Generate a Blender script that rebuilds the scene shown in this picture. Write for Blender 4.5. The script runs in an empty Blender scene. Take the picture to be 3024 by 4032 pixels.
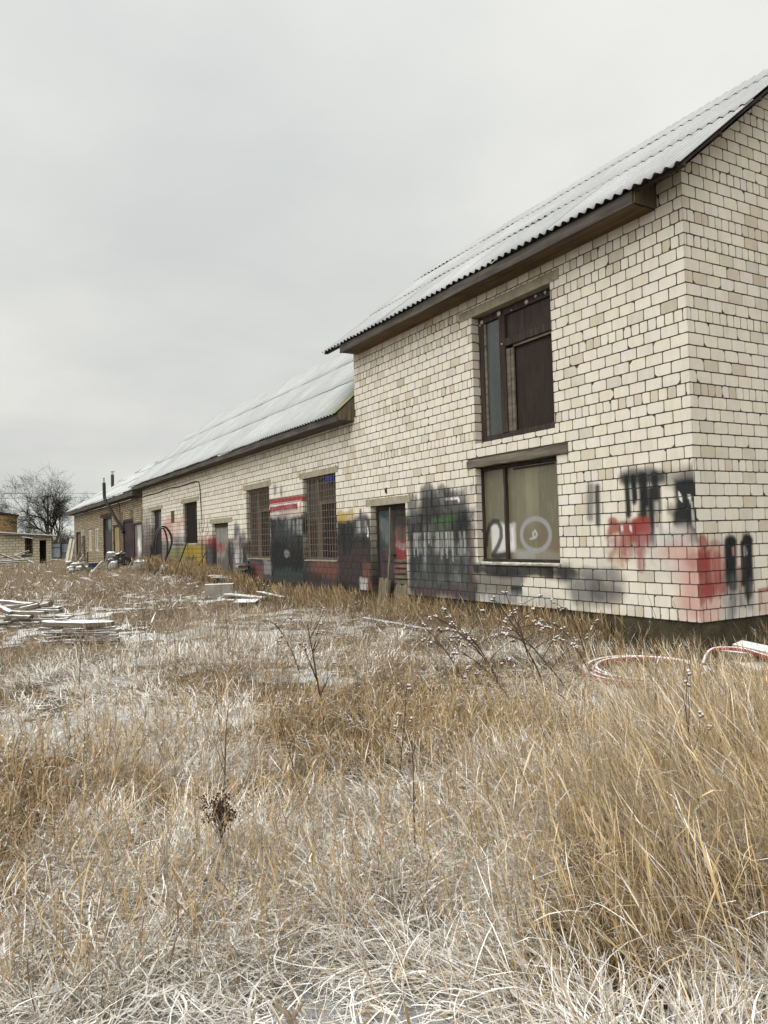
import bpy, math, random
import numpy as np
from mathutils import Vector, Matrix

random.seed(11)
rng = np.random.default_rng(11)
SC = bpy.context.scene
COL = SC.collection
R = math.radians

# ------------------------------------------------------------------ camera
# world: x = into the building, y = along the long facade, z up; brick base of the near corner is the origin
CAM = np.array([-7.48054, -5.77667, 1.09383])
YAW, PITCH, ROLL, FPX = 0.520019673, 0.0343414660, -0.0288465037, 2957.26859
_f = np.array([math.sin(YAW) * math.cos(PITCH), math.cos(YAW) * math.cos(PITCH), math.sin(PITCH)])
_r0 = np.array([math.cos(YAW), -math.sin(YAW), 0.0])
_u0 = np.cross(_r0, _f)
_r = math.cos(ROLL) * _r0 + math.sin(ROLL) * _u0
_u = -math.sin(ROLL) * _r0 + math.cos(ROLL) * _u0
cam_data = bpy.data.cameras.new('camera')
cam = bpy.data.objects.new('camera', cam_data)
COL.objects.link(cam)
M = Matrix.Identity(4)
for i in range(3):
    M[i][0], M[i][1], M[i][2], M[i][3] = _r[i], _u[i], -_f[i], CAM[i]
cam.matrix_world = M
cam_data.sensor_fit = 'VERTICAL'
cam_data.sensor_height = 36.0
cam_data.lens = FPX / 4032 * 36.0
cam_data.clip_start = 0.05
cam_data.clip_end = 2000
SC.camera = cam

# ------------------------------------------------------------------ world (overcast) and sun
SUN_AZ = R(245)     # the brighter side of the cloud cover is behind the camera's left shoulder
SUN_EL = R(48)
W = bpy.data.worlds.new('World')
SC.world = W
W.use_nodes = True
wt = W.node_tree
for n in list(wt.nodes):
    wt.nodes.remove(n)


def wn(t, **kw):
    n = wt.nodes.new(t)
    for k, v in kw.items():
        setattr(n, k, v)
    return n


def wmath(op, a, b=None, c=None, clamp=False):
    n = wn('ShaderNodeMath', operation=op, use_clamp=clamp)
    for i, v in enumerate((a, b, c)):
        if v is None:
            continue
        if hasattr(v, 'links'):
            wt.links.new(v, n.inputs[i])
        else:
            n.inputs[i].default_value = v
    return n.outputs[0]


SKY_BACK = 2.1      # how much brighter the cloud is behind the camera
out = wn('ShaderNodeOutputWorld')
bg = wn('ShaderNodeBackground')
bg.inputs['Strength'].default_value = 0.1
wt.links.new(bg.outputs[0], out.inputs[0])
sky = wn('ShaderNodeTexSky', sky_type='NISHITA', sun_disc=False, sun_elevation=SUN_EL, sun_rotation=SUN_AZ)
hsv = wn('ShaderNodeHueSaturation')
hsv.inputs['Saturation'].default_value = 0.15
wt.links.new(sky.outputs[0], hsv.inputs['Color'])
tc = wn('ShaderNodeTexCoord')
sep = wn('ShaderNodeSeparateXYZ')
wt.links.new(tc.outputs['Generated'], sep.inputs[0])
ez = wmath('MAXIMUM', sep.outputs[2], 0.0)
den = wmath('ADD', ez, 0.22)
cmb = wn('ShaderNodeCombineXYZ')
wt.links.new(wmath('DIVIDE', sep.outputs[0], den), cmb.inputs[0])
wt.links.new(wmath('DIVIDE', sep.outputs[1], den), cmb.inputs[1])
cmb.inputs[2].default_value = 3.7
noi = wn('ShaderNodeTexNoise')
noi.inputs['Scale'].default_value = 0.75
noi.inputs['Detail'].default_value = 6.0
noi.inputs['Roughness'].default_value = 0.52
wt.links.new(cmb.outputs[0], noi.inputs['Vector'])
ramp = wn('ShaderNodeValToRGB')
cr = ramp.color_ramp
cr.elements[0].position = 0.36
cr.elements[0].color = (0.630, 0.650, 0.640, 1)
cr.elements[1].position = 0.62
cr.elements[1].color = (0.815, 0.815, 0.780, 1)
wt.links.new(noi.outputs[0], ramp.inputs[0])
elev = wn('ShaderNodeValToRGB')
ce = elev.color_ramp
ce.elements[0].position = 0.0
ce.elements[0].color = (1.14, 1.13, 1.08, 1)
ce.elements[1].position = 0.06
ce.elements[1].color = (1.08, 1.075, 1.03, 1)
for pos, v in ((0.12, 0.93), (0.22, 0.97), (0.42, 1.06), (0.75, 1.2)):
    e_ = ce.elements.new(pos)
    e_.color = (v, v, v * 1.0, 1)
wt.links.new(ez, elev.inputs[0])
mul = wn('ShaderNodeMixRGB', blend_type='MULTIPLY')
mul.inputs[0].default_value = 1.0
wt.links.new(ramp.outputs[0], mul.inputs[1])
wt.links.new(elev.outputs[0], mul.inputs[2])
# brightening towards the hidden sun
sd = (math.sin(SUN_AZ) * math.cos(SUN_EL), math.cos(SUN_AZ) * math.cos(SUN_EL), math.sin(SUN_EL))
dot = wmath('ADD', wmath('ADD', wmath('MULTIPLY', sep.outputs[0], sd[0]), wmath('MULTIPLY', sep.outputs[1], sd[1])),
            wmath('MULTIPLY', sep.outputs[2], sd[2]))
glow = wn('ShaderNodeMapRange', interpolation_type='SMOOTHSTEP')
glow.inputs['From Min'].default_value = 0.30
glow.inputs['From Max'].default_value = 1.0
glow.inputs['To Min'].default_value = 10.0
glow.inputs['To Max'].default_value = 10.0 * (1 + SKY_BACK)
wt.links.new(dot, glow.inputs['Value'])
scl = wn('ShaderNodeVectorMath', operation='SCALE')
wt.links.new(mul.outputs[0], scl.inputs[0])
wt.links.new(glow.outputs[0], scl.inputs['Scale'])
mixs = wn('ShaderNodeMixRGB')
mixs.inputs[0].default_value = 0.97
wt.links.new(hsv.outputs[0], mixs.inputs[1])
wt.links.new(scl.outputs[0], mixs.inputs[2])
wt.links.new(mixs.outputs[0], bg.inputs['Color'])

sl = bpy.data.lights.new('sun', 'SUN')
sl.energy = 1.3
sl.angle = R(50)
sl.color = (1.0, 0.97, 0.93)
sun = bpy.data.objects.new('sun', sl)
COL.objects.link(sun)
sun.rotation_euler = Vector((-sd[0], -sd[1], -sd[2])).to_track_quat('-Z', 'Y').to_euler()
sun.location = (-20, -10, 30)

SC.view_settings.view_transform = 'Standard'
SC.view_settings.look = 'None'
SC.view_settings.exposure = 0.0
SC.view_settings.gamma = 1.0

# ------------------------------------------------------------------ numpy noise
_T = np.random.default_rng(5).random((256, 256))


def vnoise(x, y, s=0):
    x = np.asarray(x, float) + s * 17.31
    y = np.asarray(y, float) + s * 9.73
    xi = np.floor(x).astype(int)
    yi = np.floor(y).astype(int)
    fx = x - xi
    fy = y - yi
    fx = fx * fx * (3 - 2 * fx)
    fy = fy * fy * (3 - 2 * fy)
    a = _T[xi & 255, yi & 255]
    b = _T[(xi + 1) & 255, yi & 255]
    c = _T[xi & 255, (yi + 1) & 255]
    d = _T[(xi + 1) & 255, (yi + 1) & 255]
    return (a * (1 - fx) + b * fx) * (1 - fy) + (c * (1 - fx) + d * fx) * fy


def fbm(x, y, s=0, o=4):
    v = 0
    a = 0.5
    t = 0
    for i in range(o):
        v = v + a * vnoise(np.asarray(x) * 2 ** i, np.asarray(y) * 2 ** i, s + i * 3)
        t += a
        a *= 0.55
    return v / t


def S(a, b, t):
    t = np.clip((np.asarray(t, float) - a) / (b - a), 0, 1)
    return t * t * (3 - 2 * t)


def ground_z(x, y):
    x = np.asarray(x, float)
    y = np.asarray(y, float)
    z = -.5 + .35 * S(8, 38, y) + .3 * S(-2.0, -.3, x) * S(9, 22, y)
    near = 1 - S(25, 60, np.hypot(x + 6, y))
    return z + near * (0.10 * (fbm(x * .55, y * .55, 3, 3) - .5) + 0.05 * (fbm(x * 2.3, y * 2.3, 9, 2) - .5))


# ------------------------------------------------------------------ mesh builder
ORG = {}


class MB:
    def __init__(self):
        self.v, self.f3, self.f4, self.c, self.n = [], [], [], [], 0

    def add(self, v, quads=None, tris=None, col=None):
        v = np.asarray(v, float).reshape(-1, 3)
        self.v.append(v)
        if col is None:
            col = (1, 1, 1)
        col = np.asarray(col, float)
        if col.ndim == 1:
            col = np.tile(col, (len(v), 1))
        self.c.append(col.reshape(-1, 3))
        if quads is not None and len(quads):
            self.f4.append(np.asarray(quads, int).reshape(-1, 4) + self.n)
        if tris is not None and len(tris):
            self.f3.append(np.asarray(tris, int).reshape(-1, 3) + self.n)
        self.n += len(v)

    def box(self, lo, hi, col=None, jit=0.0, bev=0.0, seg=1, axis=0):
        """a box lo..hi; with bevelled long edges and jittered sections along `axis`"""
        lo = np.array(lo, float)
        hi = np.array(hi, float)
        a = axis
        b, c = [k for k in range(3) if k != a]
        ring = []
        B = min(bev, (hi[b] - lo[b]) * .45, (hi[c] - lo[c]) * .45)
        if B > 0:
            pts = [(lo[b] + B, lo[c]), (hi[b] - B, lo[c]), (hi[b], lo[c] + B), (hi[b], hi[c] - B), (hi[b] - B, hi[c]), (lo[b] + B, hi[c]), (lo[b], hi[c] - B), (lo[b], lo[c] + B)]
        else:
            pts = [(lo[b], lo[c]), (hi[b], lo[c]), (hi[b], hi[c]), (lo[b], hi[c])]
        k = len(pts)
        P = np.zeros((seg + 1, k, 3))
        for i in range(seg + 1):
            t = i / seg
            P[i, :, a] = lo[a] + (hi[a] - lo[a]) * t
            P[i, :, b] = [p[0] for p in pts]
            P[i, :, c] = [p[1] for p in pts]
            if jit:
                P[i, :, b] += rng.normal(0, jit)
                P[i, :, c] += rng.normal(0, jit)
                P[i] += rng.normal(0, jit * .35, (k, 3))
        idx = np.arange((seg + 1) * k).reshape(seg + 1, k)
        q = np.stack([idx[:-1], np.roll(idx[:-1], -1, 1), np.roll(idx[1:], -1, 1), idx[1:]], -1).reshape(-1, 4)
        t = []
        for row in (idx[0], idx[-1]):
            for j in range(1, k - 1):
                t.append((row[0], row[j], row[j + 1]))
        self.add(P, q, t, col)

    def obox(self, p0, p1, w, h, up=(0, 0, 1), **kw):
        """a beam from p0 to p1, w wide, h high"""
        p0 = np.array(p0, float)
        p1 = np.array(p1, float)
        X = p1 - p0
        L = np.linalg.norm(X)
        X /= L
        Y = np.cross(np.array(up, float), X)
        Y /= max(np.linalg.norm(Y), 1e-9)
        Z = np.cross(X, Y)
        m = MB()
        m.box((0, -w / 2, -h / 2), (L, w / 2, h / 2), axis=0, **kw)
        self.merge(m, p0, np.stack([X, Y, Z], 0))

    def merge(self, m, t=(0, 0, 0), rows=None):
        for i, v in enumerate(m.v):
            self.v.append((v @ rows if rows is not None else v) + np.array(t))
            self.c.append(m.c[i])
        for q in m.f4:
            self.f4.append(q + self.n)
        for q in m.f3:
            self.f3.append(q + self.n)
        self.n += m.n

    def tube(self, pts, r, n=6, col=None, cap=True):
        P = np.asarray(pts, float)
        m = len(P)
        r = np.broadcast_to(np.asarray(r, float), (m,))
        T = np.gradient(P, axis=0)
        T /= np.maximum(np.linalg.norm(T, axis=1, keepdims=True), 1e-9)
        ref = np.array([0, 0, 1.0]) if abs(T[:, 2]).mean() < .8 else np.array([1.0, .3, 0])
        A = np.cross(T, ref)
        A /= np.maximum(np.linalg.norm(A, axis=1, keepdims=True), 1e-9)
        Bv = np.cross(T, A)
        an = np.arange(n) / n * 2 * math.pi
        V = P[:, None] + r[:, None, None] * (np.cos(an)[None, :, None] * A[:, None] + np.sin(an)[None, :, None] * Bv[:, None])
        idx = np.arange(m * n).reshape(m, n)
        q = np.stack([idx[:-1], np.roll(idx[:-1], -1, 1), np.roll(idx[1:], -1, 1), idx[1:]], -1).reshape(-1, 4)
        t = []
        if cap:
            for row in (idx[0], idx[-1]):
                for j in range(1, n - 1):
                    t.append((row[0], row[j], row[j + 1]))
        if col is not None and np.asarray(col).ndim == 2:
            col = np.repeat(np.asarray(col), n, 0)
        self.add(V, q, t, col)

    def sphere(self, c, r, u=12, v=8, col=None, noise=0.0, seed=0, colf=None):
        r = np.broadcast_to(np.asarray(r, float), (3,))
        th = np.linspace(0, math.pi, v + 1)
        ph = np.arange(u) / u * 2 * math.pi
        D = np.stack([np.sin(th)[:, None] * np.cos(ph), np.sin(th)[:, None] * np.sin(ph), np.cos(th)[:, None] * np.ones(u)], -1)
        k = 1.0
        if noise:
            k = 1 + noise * (fbm(D[..., 0] * 1.7 + D[..., 2] * 1.1 + seed, D[..., 1] * 1.7 - D[..., 2] * .9 + 5, seed, 3) - .5)[..., None] * 2
        V = np.array(c) + D * r * k
        idx = np.arange((v + 1) * u).reshape(v + 1, u)
        q = np.stack([idx[:-1], idx[1:], np.roll(idx[1:], -1, 1), np.roll(idx[:-1], -1, 1)], -1).reshape(-1, 4)
        if colf is not None:
            col = colf(D.reshape(-1, 3))
        self.add(V, q, None, col)

    def grid(self, V, col=None):
        a, b = V.shape[:2]
        idx = np.arange(a * b).reshape(a, b)
        q = np.stack([idx[:-1, :-1], idx[1:, :-1], idx[1:, 1:], idx[:-1, 1:]], -1).reshape(-1, 4)
        self.add(V, q, None, None if col is None else np.asarray(col, float).reshape(-1, 3) if np.asarray(col).ndim > 1 else col)

    def prism(self, poly, a0, a1, axis, col=None):
        """extrude a convex polygon (list of 2-d points on the other two axes)"""
        b, c = [k for k in range(3) if k != axis]
        k = len(poly)
        P = np.zeros((2, k, 3))
        for i, a in enumerate((a0, a1)):
            P[i, :, axis] = a
            P[i, :, b] = [p[0] for p in poly]
            P[i, :, c] = [p[1] for p in poly]
        idx = np.arange(2 * k).reshape(2, k)
        q = np.stack([idx[0], np.roll(idx[0], -1), np.roll(idx[1], -1), idx[1]], -1)
        t = [(row[0], row[j], row[j + 1]) for row in idx for j in range(1, k - 1)]
        self.add(P, q, t, col)

    def build(self, name, mat, parent=None, smooth=False, origin=None, vcol=True):
        V = np.concatenate(self.v)
        if parent is not None:
            o = ORG[parent.name]
        elif origin is not None:
            o = np.array(origin, float)
        else:
            lo, hi = V.min(0), V.max(0)
            o = np.array([(lo[0] + hi[0]) / 2, (lo[1] + hi[1]) / 2, lo[2]])
        V = V - o
        me = bpy.data.meshes.new(name)
        q = np.concatenate(self.f4) if self.f4 else np.zeros((0, 4), int)
        t = np.concatenate(self.f3) if self.f3 else np.zeros((0, 3), int)
        me.vertices.add(len(V))
        me.vertices.foreach_set('co', V.astype(np.float32).ravel())
        nl = q.size + t.size
        me.loops.add(nl)
        me.loops.foreach_set('vertex_index', np.concatenate([q.ravel(), t.ravel()]).astype(np.int32))
        me.polygons.add(len(q) + len(t))
        st = np.concatenate([np.arange(len(q)) * 4, q.size + np.arange(len(t)) * 3]).astype(np.int32)
        me.polygons.foreach_set('loop_start', st)
        me.update(calc_edges=True)
        me.polygons.foreach_set('use_smooth', np.full(len(q) + len(t), smooth))
        if vcol:
            at = me.color_attributes.new('Col', 'FLOAT_COLOR', 'POINT')
            c4 = np.ones((len(V), 4), np.float32)
            c4[:, :3] = np.concatenate(self.c)
            at.data.foreach_set('color', c4.ravel())
        if mat:
            me.materials.append(mat)
        ob = bpy.data.objects.new(name, me)
        COL.objects.link(ob)
        if parent is not None:
            ob.parent = parent
        else:
            ob.location = o
        ORG[ob.name] = o
        return ob


def tag(o, label=None, cat=None, group=None, kind=None):
    for k, v in (('label', label), ('category', cat), ('group', group), ('kind', kind)):
        if v:
            o[k] = v
    return o


def thing(name, label, cat, loc=(0, 0, 0), group=None):
    o = bpy.data.objects.new(name, None)
    o.empty_display_size = .2
    COL.objects.link(o)
    o.location = loc
    ORG[o.name] = np.array(loc, float)
    return tag(o, label, cat, group)


# ------------------------------------------------------------------ materials
class NT:
    def __init__(self, name, rough=.9, spec=.25):
        self.m = bpy.data.materials.new(name)
        self.m.use_nodes = True
        self.t = self.m.node_tree
        self.b = self.t.nodes['Principled BSDF']
        self.b.inputs['Roughness'].default_value = rough
        self.b.inputs['Specular IOR Level'].default_value = spec

    def n(self, t, **kw):
        n = self.t.nodes.new(t)
        for k, v in kw.items():
            setattr(n, k, v)
        return n

    def l(self, a, b):
        self.t.links.new(a, b)

    def noise(self, scale=5, detail=4, rough=.55, stretch=(1, 1, 1), coord='Object'):
        tcn = self.n('ShaderNodeTexCoord')
        mp = self.n('ShaderNodeMapping')
        mp.inputs['Scale'].default_value = stretch
        self.l(tcn.outputs[coord], mp.inputs[0])
        nz = self.n('ShaderNodeTexNoise')
        nz.inputs['Scale'].default_value = scale
        nz.inputs['Detail'].default_value = detail
        nz.inputs['Roughness'].default_value = rough
        self.l(mp.outputs[0], nz.inputs['Vector'])
        return nz.outputs[0]

    def ramp(self, fac, stops):
        r = self.n('ShaderNodeValToRGB')
        e = r.color_ramp.elements
        e[0].position, e[0].color = stops[0][0], (*stops[0][1], 1)
        e[1].position, e[1].color = stops[-1][0], (*stops[-1][1], 1)
        for p, c in stops[1:-1]:
            k = e.new(p)
            k.color = (*c, 1)
        self.l(fac, r.inputs[0])
        return r.outputs[0]

    def mix(self, fac, a, b, mode='MIX'):
        m = self.n('ShaderNodeMixRGB', blend_type=mode)
        for i, v in ((0, fac), (1, a), (2, b)):
            if hasattr(v, 'links'):
                self.l(v, m.inputs[i])
            else:
                m.inputs[i].default_value = v if i == 0 else (*v, 1)
        return m.outputs[0]

    def attr(self):
        a = self.n('ShaderNodeAttribute', attribute_name='Col')
        return a.outputs['Color']

    def mr(self, v, a, b, c=0.0, d=1.0):
        m = self.n('ShaderNodeMapRange')
        for i, k in ((1, a), (2, b), (3, c), (4, d)):
            m.inputs[i].default_value = k
        self.l(v, m.inputs[0])
        return m.outputs[0]

    def snowmask(self, amount, scale=14):
        """snow lies on what faces up, in a broken layer"""
        g = self.n('ShaderNodeNewGeometry')
        s = self.n('ShaderNodeSeparateXYZ')
        self.l(g.outputs['Normal'], s.inputs[0])
        nz = self.noise(scale, 4, .6)
        a = self.n('ShaderNodeMath', operation='ADD')
        self.l(s.outputs[2], a.inputs[0])
        k = self.n('ShaderNodeMath', operation='MULTIPLY')
        self.l(nz, k.inputs[0])
        k.inputs[1].default_value = .6
        self.l(k.outputs[0], a.inputs[1])
        return self.mr(a.outputs[0], 1.25 - amount * .6, 1.40 - amount * .6)

    def out(self, col, bump=None, bstr=.3, bdist=.01):
        if hasattr(col, 'links'):
            self.l(col, self.b.inputs['Base Color'])
        else:
            self.b.inputs['Base Color'].default_value = (*col, 1)
        if bump is not None:
            bp = self.n('ShaderNodeBump')
            bp.inputs['Strength'].default_value = bstr
            bp.inputs['Distance'].default_value = bdist
            self.l(bump, bp.inputs['Height'])
            self.l(bp.outputs[0], self.b.inputs['Normal'])
        return self.m


SNOW = (.80, .81, .82)


def m_brick():
    t = NT('brick', .88, .2)
    big = t.noise(2.2, 4, .6)
    fine = t.noise(60, 3, .6)
    streak = t.noise(9, 3, .6, (1, 1, .16))
    c = t.mix(.9, t.attr(), t.ramp(big, [(.3, (.91, .90, .885)), (.7, (1.04, 1.035, 1.025))]), 'MULTIPLY')
    c = t.mix(.45, c, t.ramp(fine, [(.3, (.86, .85, .83)), (.65, (1.05, 1.05, 1.05))]), 'MULTIPLY')
    c = t.mix(.28, c, t.ramp(streak, [(.33, (.74, .71, .64)), (.52, (1, 1, 1))]), 'MULTIPLY')
    return t.out(c, fine, .35, .004)


def m_attr(name, rough=.85, spec=.2, scale=18, lo=.75, hi=1.15, stretch=(1, 1, 1), bump=.25):
    t = NT(name, rough, spec)
    nz = t.noise(scale, 4, .6, stretch)
    c = t.mix(1.0, t.attr(), t.ramp(nz, [(.3, (lo,) * 3), (.7, (hi,) * 3)]), 'MULTIPLY')
    return t.out(c, nz, bump, .01)


def m_wood(name, c1, c2, stretch, snow=0.0, scale=6, rough=.85):
    t = NT(name, rough, .2)
    g = t.noise(scale, 5, .65, stretch)
    b = t.noise(2.5, 3, .5)
    c = t.ramp(g, [(.28, c1), (.5, tuple((p + q) / 2 for p, q in zip(c1, c2))), (.72, c2)])
    c = t.mix(.6, c, t.ramp(b, [(.3, (.62, .6, .58)), (.7, (1.1, 1.08, 1.05))]), 'MULTIPLY')
    if snow:
        c = t.mix(t.snowmask(snow), c, SNOW)
    return t.out(c, g, .6, .006)


def m_stone(name, c1, c2, scale=6, snow=0.0, rough=.92, bs=.5):
    t = NT(name, rough, .15)
    a = t.noise(scale, 6, .65)
    f = t.noise(scale * 9, 3, .6)
    c = t.ramp(a, [(.3, c1), (.7, c2)])
    c = t.mix(.6, c, t.ramp(f, [(.3, (.75,) * 3), (.7, (1.15,) * 3)]), 'MULTIPLY')
    if snow:
        c = t.mix(t.snowmask(snow), c, SNOW)
    return t.out(c, f, bs, .01)


def m_plinth():
    t = NT('mossy_render', .95, .1)
    a = t.noise(3.0, 6, .7)
    f = t.noise(34, 4, .7)
    c = t.ramp(a, [(.3, (.030, .026, .018)), (.5, (.060, .052, .034)), (.7, (.095, .085, .058))])
    c = t.mix(.75, c, t.ramp(f, [(.3, (.45, .45, .42)), (.7, (1.35, 1.3, 1.2))]), 'MULTIPLY')
    return t.out(c, f, .9, .02)


def m_roof():
    t = NT('snowy_fibre_cement', .8, .25)
    a = t.noise(1.3, 5, .6)
    f = t.noise(26, 4, .65)
    st = t.noise(7, 4, .6, (.35, 2.2, .35))
    c = t.mix(.85, t.attr(), t.ramp(a, [(.3, (.86, .87, .88)), (.7, (1.05, 1.05, 1.05))]), 'MULTIPLY')
    c = t.mix(.55, c, t.ramp(f, [(.3, (.78, .79, .80)), (.62, (1.04, 1.04, 1.04))]), 'MULTIPLY')
    c = t.mix(.5, c, t.ramp(st, [(.34, (.80, .81, .82)), (.55, (1, 1, 1))]), 'MULTIPLY')
    return t.out(c, f, .3, .006)


def m_metal(name, c1, c2, scale=8, rough=.65, stretch=(1, 1, 1), snow=0.0):
    t = NT(name, rough, .4)
    a = t.noise(scale, 5, .65, stretch)
    c = t.ramp(a, [(.3, c1), (.7, c2)])
    if snow:
        c = t.mix(t.snowmask(snow), c, SNOW)
    return t.out(c, a, .25, .004)


def m_glass():
    t = NT('dirty_glass', .12, .5)
    a = t.noise(2.2, 4, .6, (1, 1, .25))
    f = t.noise(55, 3, .6, (1, 1, .5))
    c = t.ramp(a, [(.3, (.030, .038, .036)), (.7, (.060, .068, .062))])
    c = t.mix(t.mr(f, .68, .74), c, (.30, .30, .28))
    t.l(t.mr(a, .3, .7, .06, .3), t.b.inputs['Roughness'])
    return t.out(c)


def m_ground():
    t = NT('snowy_soil', .95, .1)
    f = t.noise(55, 6, .75)
    g = t.noise(9, 5, .7)
    sp_ = t.n('ShaderNodeSeparateColor')
    t.l(t.attr(), sp_.inputs[0])
    soil = t.ramp(f, [(.32, (.020, .015, .010)), (.5, (.060, .045, .029)), (.68, (.150, .112, .070))])
    k = t.n('ShaderNodeMath', operation='MULTIPLY_ADD')
    t.l(f, k.inputs[0])
    k.inputs[1].default_value = .9
    t.l(sp_.outputs[0], k.inputs[2])
    k2 = t.n('ShaderNodeMath', operation='MULTIPLY_ADD')
    t.l(g, k2.inputs[0])
    k2.inputs[1].default_value = .7
    t.l(k.outputs[0], k2.inputs[2])
    sc = t.n('ShaderNodeVectorMath', operation='SCALE')
    t.l(soil, sc.inputs[0])
    t.l(sp_.outputs[1], sc.inputs['Scale'])
    c = t.mix(t.mr(k2.outputs[0], 1.20, 1.34), sc.outputs[0], (.76, .76, .75))
    return t.out(c, f, .9, .04)


def m_grass(name, rough=.75):
    t = NT(name, rough, .15)
    t.l(t.attr(), t.b.inputs['Base Color'])
    return t.m


BRICK = m_brick()
PLINTH = m_plinth()
ROOF = m_roof()
GLASS = m_glass()
PAINTED = m_attr('painted_board', .65, .2, 12, .62, 1.25, (1, 1, .25))
GLOSSY_BOARD = m_attr('dirty_glazed_board', .30, .45, 5, .90, 1.06, (1, 1, .2), .08)
CONC = m_stone('lintel_concrete', (.21, .185, .13), (.34, .305, .225), 5)
FASCIA = m_wood('weathered_fascia_wood', (.034, .030, .026), (.115, .104, .090), (1, .12, 1.6), 0, 9)
CAPWOOD = m_wood('weathered_end_boards', (.035, .028, .02), (.17, .135, .09), (2.2, 2.2, .12), 0, 9)
SOFFIT = m_wood('brown_soffit_wood', (.050, .033, .020), (.17, .115, .065), (2.5, .10, 1), 0, 8)
DARKWOOD = m_wood('dark_frame_wood', (.016, .012, .010), (.065, .050, .042), (2, 2, .15), 0, 10)
GREYWOOD = m_wood('grey_old_wood', (.055, .045, .036), (.20, .17, .135), (1.5, .12, 1.5), 0, 10)
SASHWOOD = m_wood('old_sash_wood', (.055, .046, .036), (.165, .14, .11), (2, 2, .2), 0, 9)
PALEWOOD = m_wood('pale_split_wood', (.075, .06, .04), (.23, .195, .135), (2.6, 2.6, .12), 0, 9)
CREAMWOOD = m_wood('cream_window_wood', (.33, .30, .23), (.60, .56, .46), (2, 2, .2), 0, 8)
PLANK = m_wood('snowy_plank_wood', (.07, .055, .042), (.22, .185, .145), (.25, 2.5, 2.5), .95, 10)
PLANK_BARE = m_wood('bare_plank_wood', (.06, .047, .036), (.20, .165, .125), (.25, 2.5, 2.5), .25, 10)
PALEPLANK = m_wood('pale_plank_wood', (.30, .28, .22), (.55, .52, .43), (.25, 2.5, 2.5), .8, 9)
WHITEBOARD = m_wood('white_painted_board', (.26, .25, .23), (.55, .54, .52), (.25, 2, 2), .72, 7)
RUST = m_metal('rusty_steel', (.009, .007, .006), (.026, .017, .013), 20, .8)
GRILLE = m_metal('rusty_grille_bar', (.075, .055, .040), (.19, .145, .11), 30, .8)
BLACKPIPE = m_metal('black_pipe', (.010, .010, .010), (.028, .027, .026), 10, .5)
BLACKRUBBER = m_metal('black_rubber', (.012, .012, .012), (.03, .03, .03), 12, .55, (1, 1, 1), .25)
CABLE = m_metal('dark_cable', (.012, .010, .009), (.03, .026, .022), 12, .7)
FENCEMETAL = m_metal('grey_profiled_sheet', (.24, .275, .31), (.34, .375, .41), 3, .5)
TANKM = m_metal('pale_rusty_tank', (.15, .14, .11), (.32, .30, .25), 9, .7, (1, 1, 1), .45)
SCRAPM = m_metal('grey_scrap_metal', (.05, .045, .04), (.22, .20, .17), 14, .7, (1, 1, 1), .6)
BLUEM = m_metal('dark_blue_plastic', (.012, .016, .035), (.03, .04, .075), 8, .5, (1, 1, 1), .35)
REDPIPE = m_metal('red_plastic_pipe', (.15, .012, .016), (.27, .022, .028), 8, .5, (1, 1, 1), .42)
STONEM = m_stone('frosted_stone', (.10, .09, .075), (.36, .34, .30), 9, .55)
CRATEM = m_stone('grey_concrete_block', (.17, .16, .135), (.28, .265, .225), 4, .3)
BARK = m_wood('dark_bark', (.012, .010, .008), (.042, .036, .029), (3, 3, .5), 0, 8)
BARKG = m_wood('olive_bark', (.036, .034, .022), (.10, .094, .064), (3, 3, .5), 0, 8)
CHIMM = m_metal('brown_chimney_sheet', (.030, .014, .012), (.055, .027, .022), 6, .6)
ZINC = m_metal('zinc_sheet', (.35, .35, .35), (.5, .5, .5), 9, .4)
STEM = m_metal('dark_dry_stem', (.030, .017, .012), (.085, .05, .034), 18, .9)
SEED = m_grass('frosted_seed_head', .95)
BLACKVOID = m_metal('dark_interior', (.006, .005, .005), (.012, .010, .009), 4, .9)
BRICKPALE = m_brick()

# ------------------------------------------------------------------ graffiti: sprayed colour as a function of place on the wall
K_ = dict(black=(.012, .014, .016), dark=(.017, .017, .018), teal=(.050, .070, .070), grey=(.095, .097, .10), mgrey=(.24, .24, .235), lgrey=(.34, .34, .335),
          red=(.23, .045, .037), dred=(.22, .022, .028), pink=(.46, .25, .215), yel=(.34, .22, .03), dyel=(.20, .17, .02), olive=(.20, .20, .08),
          white=(.66, .64, .62), green=(.045, .12, .035), blue=(.018, .04, .26), purple=(.055, .030, .038), plum=(.085, .052, .052), rust=(.19, .075, .05))


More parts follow.
